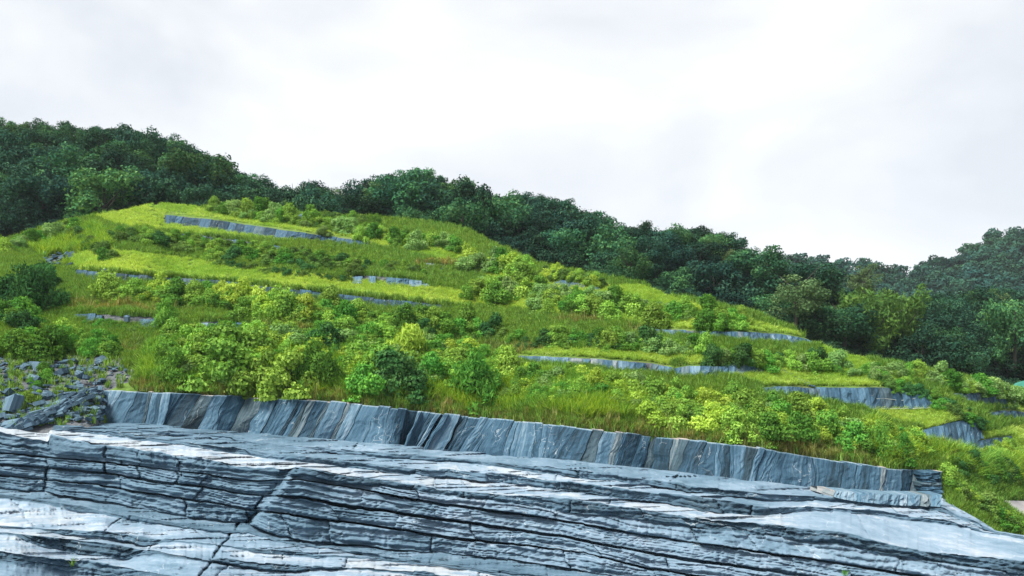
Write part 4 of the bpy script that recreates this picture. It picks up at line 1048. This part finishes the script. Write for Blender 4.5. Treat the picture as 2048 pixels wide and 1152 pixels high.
def inpoly(px, py, poly):
    p = np.array(poly, float); ins = np.zeros(px.shape, bool); j = len(p) - 1
    for i in range(len(p)):
        c = ((p[i, 1] > py) != (p[j, 1] > py)) & (px < (p[j, 0] - p[i, 0]) * (py - p[i, 1]) / (p[j, 1] - p[i, 1] + 1e-9) + p[i, 0]); ins ^= c; j = i
    return ins
MEADOW = [
 [(135, 505), (220, 500), (420, 522), (620, 550), (850, 572), (980, 592), (1150, 612), (1340, 636), (1480, 640), (1590, 664), (1650, 695), (1600, 676), (1500, 664), (1380, 661), (1200, 646), (1050, 626), (850, 604), (600, 577), (430, 559), (270, 548), (140, 538)],
 [(190, 432), (300, 406), (370, 406), (440, 430), (600, 450), (750, 474), (900, 496), (1000, 540), (1060, 552), (1170, 570), (1290, 572), (1340, 592), (1420, 620), (1480, 640), (1250, 606), (1000, 568), (880, 520), (740, 490), (560, 482), (400, 468), (230, 452)],
 [(1420, 750), (1560, 740), (1640, 730), (1740, 738), (1850, 780), (1640, 776), (1530, 776)], [(1720, 822), (1880, 800), (1900, 812), (1945, 834), (1930, 842), (1850, 860), (1790, 850)],
 [(900, 688), (1200, 702), (1500, 712), (1640, 724), (1640, 735), (1540, 725), (1340, 728), (1000, 706)], [(1640, 690), (1720, 712), (1760, 740), (1640, 735)],
 [(1860, 760), (2048, 800), (2048, 822), (1900, 786)], [(1880, 885), (2048, 850), (2060, 930), (1950, 915)]]
open_meadow = lambda x_, y_: any(bool(inpoly(np.array([x_]), np.array([y_ - 5.0]), p_)[0]) for p_ in MEADOW[:6])
scrub = []
for pts, rad, n_, kinds, desc in ROWS:
    p = np.array(pts, float); L_ = np.concatenate([[0], np.cumsum(np.hypot(*np.diff(p, axis=0).T))]); line = []
    for k_ in range(n_):
        d_ = (k_ + .5 + r_t.uniform(-.35, .35)) / n_ * L_[-1]
        line.append((np.interp(d_, L_, p[:, 0]), np.interp(d_, L_, p[:, 1]) + r_t.normal(0, rad * .2), kinds[r_t.integers(len(kinds))], r_t.uniform(.7, 1.3)))
    if desc is not None:
        for k_ in range(int(n_ * 2.8)):
            d_ = r_t.random() * L_[-1]; scrub.append((np.interp(d_, L_, p[:, 0]), np.interp(d_, L_, p[:, 1]) + r_t.normal(0, rad * .16) + rad * .1, rad * r_t.uniform(.5, .95), kinds[r_t.integers(len(kinds))]))
            if open_meadow(scrub[-1][0], scrub[-1][1]): scrub.pop()
    for k_, (x_, y_, key, q) in enumerate(sorted(line)):
        if desc is not None and open_meadow(x_, y_ + rad * .1): y_ += 9
        size = 'small' if q < .85 else ('large' if q > 1.15 else 'rounded')
        if desc is None:
            scrub.append((x_, y_ + rad * .1, rad * q, key)); scrub.append((x_ + r_t.normal(0, 9), y_ + rad * .3 * r_t.normal(0, 1), rad * q * .8, key)); continue
        shrub(key, x_, y_ + rad * .1, rad * q, '%s %s shrub, %s from left in %s' % (size, LOOK[key], nth(k_), desc), 'shrubs in ' + desc, r_t.uniform(.8, 1.15))
for _ in range(760):
    x_ = 330 + 1510 * r_t.random() ** 1.15; c_ = float(crest(x_)); lo_ = np.interp(x_, [330, 700, 1000, 1080, 1350, 1560, 1840], [78, 98, 92, 48, 44, 46, 26]); up_ = np.interp(x_, [330, 700, 1100, 1500, 1840], [20, 24, 34, 34, 16])
    y_ = c_ - r_t.uniform(up_, lo_ + 28); k_ = ['bright', 'green', 'bright', 'feather', 'yellow', 'pale'] if x_ < 1100 else ['bright', 'yellow', 'bright', 'green', 'pale', 'yellow']
    scrub.append((x_, y_, r_t.uniform(15, 32) * (1.25 if x_ < 1000 else 1), k_[r_t.integers(6)]))
for _ in range(150):
    x_ = r_t.uniform(2060, 2440) if _ % 3 else r_t.uniform(-320, -30); scrub.append((x_, float(sil(x_)) + (r_t.random() ** 1.5) * 200 + 8, r_t.uniform(15, 28), ('bright', 'green', 'pale', 'olive')[_ % 4]))
keys_ = sorted(SH); allm = [m_ for k_ in keys_ for m_ in SH[k_]]; start = {k_: sum(len(SH[j_]) for j_ in keys_[:i_]) for i_, k_ in enumerate(keys_)}
sx_ = np.array([q[0] for q in scrub]); sy_ = np.array([q[1] for q in scrub]); sY = hillY(sx_, sy_); ss = 2 * np.array([q[2] for q in scrub]) / F * sY
instancer('scrub', PT(sx_, sy_, sY) - np.stack([ss * 0, ss * 0, ss * .08], -1), zrot(len(scrub), r_t, .1), np.stack([ss, ss, ss * .95], -1),
          [start[q[3]] + int(r_t.integers(len(SH[q[3]]))) for q in scrub], allm, 'low green scrub scattered over the banks between the larger shrubs', 'scrub')
NEAR = [
 (400, 722, 44, 'bright'), (455, 712, 46, 'bright'), (385, 700, 40, 'bright'), (500, 722, 44, 'bright'), (440, 752, 52, 'bright'), (520, 762, 48, 'bright'), (580, 765, 44, 'bright'), (630, 762, 38, 'feather'), (340, 752, 40, 'feather'),
 (470, 775, 38, 'pale'), (655, 692, 36, 'dark'), (717, 700, 24, 'green'), (690, 718, 22, 'yellow'), (812, 712, 36, 'feathergold'), (845, 720, 30, 'yellow'), (880, 716, 26, 'green'), (760, 752, 44, 'green'), (792, 778, 48, 'dark'), (735, 780, 40, 'green'),
 (700, 745, 26, 'bright'), (860, 752, 36, 'green'), (905, 742, 28, 'bright'), (930, 722, 26, 'green'), (950, 790, 44, 'feather'), (935, 772, 38, 'green'), (1010, 742, 32, 'bright'), (1060, 755, 36, 'green'), (1110, 762, 34, 'pale'), (1140, 748, 28, 'bright'),
 (1185, 768, 36, 'yellow'), (1165, 752, 28, 'yellow'), (1225, 775, 32, 'bright'), (1270, 772, 36, 'pale'), (1250, 792, 36, 'yellow'), (1310, 790, 38, 'bright'), (1345, 782, 32, 'bright'), (1300, 832, 38, 'yellow'), (1290, 812, 30, 'bright'),
 (1385, 802, 40, 'bright'), (1430, 808, 38, 'yellow'), (1470, 800, 34, 'bright'), (1360, 842, 38, 'bright'), (1420, 846, 40, 'yellow'), (1470, 856, 40, 'bright'), (1500, 816, 40, 'bright'), (1545, 815, 36, 'green'), (1540, 862, 44, 'green'), (1590, 830, 42, 'bright'),
 (1640, 822, 36, 'yellow'), (1600, 872, 46, 'green'), (1650, 866, 44, 'green'), (1700, 878, 42, 'green'), (1735, 890, 34, 'green'), (1745, 866, 32, 'yellow'), (1680, 842, 36, 'bright'), (1765, 900, 34, 'feather'), (1800, 912, 30, 'feather'), (1500, 880, 34, 'bright'), (1560, 838, 36, 'green'),
 (60, 600, 50, 'featherdark'), (95, 590, 44, 'featherdark'), (25, 590, 46, 'dark'), (95, 560, 34, 'dark'), (335, 645, 34, 'feather'), (575, 634, 28, 'green'), (95, 690, 46, 'green'), (50, 700, 42, 'green'), (215, 690, 30, 'green'), (125, 672, 32, 'bright'), (665, 800, 30, 'feather'), (1040, 775, 30, 'feather'),
]
NB = sorted(NEAR)
zone_of = lambda x_: (x_ >= 340) + (x_ >= 700) + (x_ >= 1120) + (x_ >= 1480)
ZN = ['on the outer slope above the gully', 'in the thicket at the wall\'s near end', 'in the thicket above the wall\'s middle', 'in the yellow green thicket', 'in the thicket at the wall\'s low end']
for k_, (x_, y_, rp, key) in enumerate(NB):
    sz = 'broad' if rp > 43 else ('medium' if rp > 32 else 'small')
    kk = sum(1 for q in NB[:k_] if zone_of(q[0]) == zone_of(x_))
    shrub(key, x_, y_ + rp * .5, rp * (1.38 if 340 < x_ < 1020 else 1.05), '%s %s shrub %s, %s from left' % (sz, LOOK[key], ZN[zone_of(x_)], nth(kk)), None, 1.15 if 'feather' in key else .95, True)

# ------------------------------------------------------------------ grass
def tuft(mat, r, n=20, w=.035, lean=.35, spread=.28, seeds=False):
    V_ = []; Q_ = []; lf = []
    for k_ in range(n):
        a = r.uniform(0, 6.28); b = np.array([math.cos(a), math.sin(a), 0]) * spread * math.sqrt(r.random()); d = r.uniform(0, 6.28)
        le = r.uniform(.05, lean) * 1.6; h = r.uniform(.5, 1); dv = np.array([math.cos(d), math.sin(d), 0]); sv = np.array([-dv[1], dv[0], 0]) * w
        k0_ = len(V_)
        V_ += [b - sv, b + sv, b + dv * le * .35 + [0, 0, h * .6] - sv * .8, b + dv * le * .35 + [0, 0, h * .6] + sv * .8, b + dv * le + [0, 0, h * .98]]
        Q_ += [(k0_, k0_ + 1, k0_ + 3), (k0_, k0_ + 3, k0_ + 2), (k0_ + 2, k0_ + 3, k0_ + 4)]; v = r.random(); lf += [v] * 5
    return mesh_np('tuft', V_, Q_, mat, False, None, {'leaf': lf})
g_me = leaf_material('meadow_grass_blade', [(.21, .34, .07), (.38, .53, .11), (.56, .71, .21)], .25, .3, .1, patch=(.66, .82, .7), patch_scale=.16)
g_ro = leaf_material('rough_grass_blade', [(.055, .145, .028), (.13, .27, .05), (.27, .42, .11)], .5, .28, .1, patch=(1.15, 1.05, .9), patch_scale=.2)
g_lu = leaf_material('lush_grass_blade', [(.06, .18, .035), (.14, .32, .055), (.28, .47, .10)], .5, .3, .1, patch=(1.6, 1.2, .8), patch_scale=.22)
g_dr = leaf_material('dry_grass_blade', [(.12, .12, .035), (.25, .24, .075), (.46, .44, .17)], .6, .3, .1, patch=(.55, .85, .7), patch_scale=.25)
LUSH = [[(300, 700), (620, 700), (760, 720), (1260, 770), (1300, 830), (1200, 848), (900, 815), (640, 790), (280, 770)], [(1740, 850), (1850, 925), (1800, 930), (1720, 905)], [(1830, 890), (1900, 900), (2060, 935), (2060, 980), (1900, 940)], [(60, 500), (190, 450), (230, 500), (150, 540)]]
r_g = np.random.default_rng(3)
N_ = 275000
gx = r_g.uniform(-330, 2440, N_); gt = r_g.random(N_)
ylo = np.where((gx > 205) & (gx < 1885), crest(gx) - 1.0, np.interp(gx, [-60, 205, 1885, 2110, 2440], [870, 850, 1060, 1130, 1180]))
yhi = sil(gx) - 1; gy = ylo + (yhi - ylo) * gt
keep = r_g.random(N_) < (ylo - yhi) / 480.
gx, gy, ylo = gx[keep], gy[keep], ylo[keep]
onrock = np.zeros(gx.shape, bool)
for nm, tp, bt, tone, lean in TER: onrock |= band(gx, gy, tp, bt, -1 if nm in ('D1', 'F1', 'G1', 'A0', 'Aw', 'B1', 'B2', 'C1') else 4)
bank_m = inpoly(gx, gy + fbm(gx / 25., gy / 25., 77) * 9, [(-80, 722), (40, 716), (110, 706), (190, 722), (285, 742), (290, 760), (215, 778), (205, 860), (-80, 860)]) | (gx < 290) & (gy > 712 + fbm(gx / 50., 1, 210) * 8) & (gx < 260 + fbm(gy / 20., 3, 8) * 30) & (gy > 712)
outc = np.exp(-(((gx - 115) / 35) ** 2 + ((gy - 520) / 14) ** 2)) > .5
track = inpoly(gx, gy, [(1975, 1000), (2048, 1002), (2110, 1010), (2110, 1050), (2048, 1045), (2010, 1015)])
okk = ~onrock & ~(bank_m & (r_g.random(gx.shape) < .965)) & ~outc & ~track
gx, gy, ylo = gx[okk], gy[okk], ylo[okk]
typ = np.full(gx.shape, 1)
for p in MEADOW: typ[inpoly(gx, gy + fbm(gx / 20., gy / 20., 400) * 4, p)] = 0
for p in LUSH: typ[inpoly(gx, gy + fbm(gx / 30., gy / 20., 401) * 12, p) & (typ == 1)] = 2
inbank = bank_m[okk]
nearcrest = (ylo - gy < 17 + fbm(gx / 60., 0, 402) * 10) & (gx > 200) & (gx < 1890) & ~((gx > 1760))
typ[nearcrest & (r_g.random(gx.shape) < .6)] = 3
dryz = np.zeros(gx.shape)
for (cx_, cy_, rx_, ry_) in ((200, 615, 90, 10), (330, 620, 80, 12), (560, 655, 90, 12), (880, 530, 60, 9), (1300, 665, 60, 8), (1160, 645, 70, 8), (1620, 895, 110, 30), (1930, 925, 60, 10), (1880, 905, 60, 8), (250, 700, 60, 14), (980, 700, 120, 10), (1330, 850, 60, 20)):
    dryz = np.maximum(dryz, np.exp(-(((gx - cx_) / rx_) ** 2 + ((gy - cy_) / ry_) ** 2)))
typ[(dryz > .45) & (r_g.random(gx.shape) < .8)] = 3
typ[inbank] = 1
gY = hillY(gx, gy); GP = PT(gx, gy, gY)
for t_, (nm, mat, h0, h1, lab) in enumerate((('meadow_grass', g_me, .15, .32, 'short bright yellow green grass covering the terrace meadows'), ('rough_grass', g_ro, .30, .6, 'rough olive grass between the shrub rows on the hillside'),
        ('lush_grass', g_lu, .5, 1.0, 'tall vivid green grass in the thicket above the wall'), ('dry_grass', g_dr, .25, .5, 'dry brownish grass fringing the top of the quarry wall'))):
    m = typ == t_
    tm = [tuft(mat, r_g, 20 if t_ != 2 else 24, .03 if t_ != 2 else .02, (.75, .4, .6, .4)[t_]) for _ in range(4)]
    n_ = int(m.sum()); h_ = r_g.uniform(h0, h1, n_); wd = np.maximum(h_, .35 if t_ != 2 else .6)
    if t_ == 3:                                       # now and then a taller seed head
        tall = r_g.random(n_) < .06; h_ = np.where(tall, h_ * 2.2, h_)
    instancer(nm, GP[m], zrot(n_, r_g, .15), np.stack([wd, wd, h_], -1), r_g.integers(0, 4, n_), tm, lab, 'grass')
    print(nm, n_)

weed_m = tuft(g_lu, r_g, 16, .03, .5)
for k_, (wx, wy, lb) in enumerate(((143, 1132, 'small green weed growing from a crack low in the slate ledges'), (1690, 1150, 'tiny tuft of grass at the foot of the slate ledges'))):
    yd_ = rockY(wx, wy); link('weed', weed_m, loc=PT(wx, wy, yd_), rot=(0, 0, k_), scale=(.35, .35, .3), label=lb, cat='weed')

# ------------------------------------------------------------------ dirt track past the low end, green netting
M_track = simple_material('track_gravel', (.30, .29, .30), .95, .25, 4)
tp_ = [(1960, 1000), (1990, 1000), (2048, 1002), (2120, 1006)]; tb_ = [(1975, 1003), (2005, 1018), (2048, 1036), (2120, 1050)]
V_ = []
for a, b in zip(tp_, tb_):
    for f_ in np.linspace(0, 1, 5):
        x_ = a[0] + (b[0] - a[0]) * f_; y_ = a[1] + (b[1] - a[1]) * f_; V_.append(PT(x_, y_, float(hillY(x_, y_)) - .35))
link('dirt_path', mesh_np('dirt_path', V_, gridquads(4, 5), M_track), kind='structure', label='pale gravel path below the low end of the slope')
M_net = simple_material('green_net', (.02, .16, .12), .7, .3, 8)
nx_ = np.linspace(2012, 2110, 12); V_ = []
for i, x_ in enumerate(nx_):
    for f_ in np.linspace(0, 1, 6):
        V_.append(PT(x_, 764 + 18 * f_ + 3 * math.sin(i * 1.1) * (1 - f_) + (i < 2) * (1 - f_) * 8, 76 - 1.2 * f_ + .3 * math.sin(i * 1.7 + f_ * 3)))
net = link('green_netting', None, loc=PT(2040, 780, 75), label='sheet of dark green shade netting at the forest foot', cat='netting')
o_ = link('net_sheet', mesh_np('net_sheet', np.array(V_) - np.array(net.location), gridquads(12, 6), M_net), net)
sm_ = o_.modifiers.new('thickness', 'SOLIDIFY'); sm_.thickness = .05

# ------------------------------------------------------------------ air
hz_v = [(x, y, z) for z in (-16.5, 95) for x, y in ((-600, -20), (600, -20), (600, 620), (-600, 620))]
t = NT('air'); pv = t.a('ShaderNodeVolumePrincipled'); pv.inputs['Density'].default_value = .00015; pv.inputs['Color'].default_value = (.80, .90, 1, 1)
t.k(pv.outputs[0], t.out.inputs['Volume'])
link('haze', mesh_np('haze', hz_v, [(0, 3, 2, 1), (4, 5, 6, 7), (0, 1, 5, 4), (1, 2, 6, 5), (2, 3, 7, 6), (3, 0, 4, 7)], t.m, False), kind='stuff', label='thin pale air between the camera and the far ridge', cat='haze')

# trees of one look in one part of a hill are told apart by their order
same = {}
for o in C.objects:
    if o.get('category') in ('tree', 'bamboo') and o.get('label', '').endswith(' part'): same.setdefault(o['label'], []).append(o)
for lb, os_ in same.items():
    if len(os_) > 1:
        for k_, o in enumerate(sorted(os_, key=lambda o: o.location.x / o.location.y)): o['label'] = '%s, %s from left' % (lb, nth(k_))
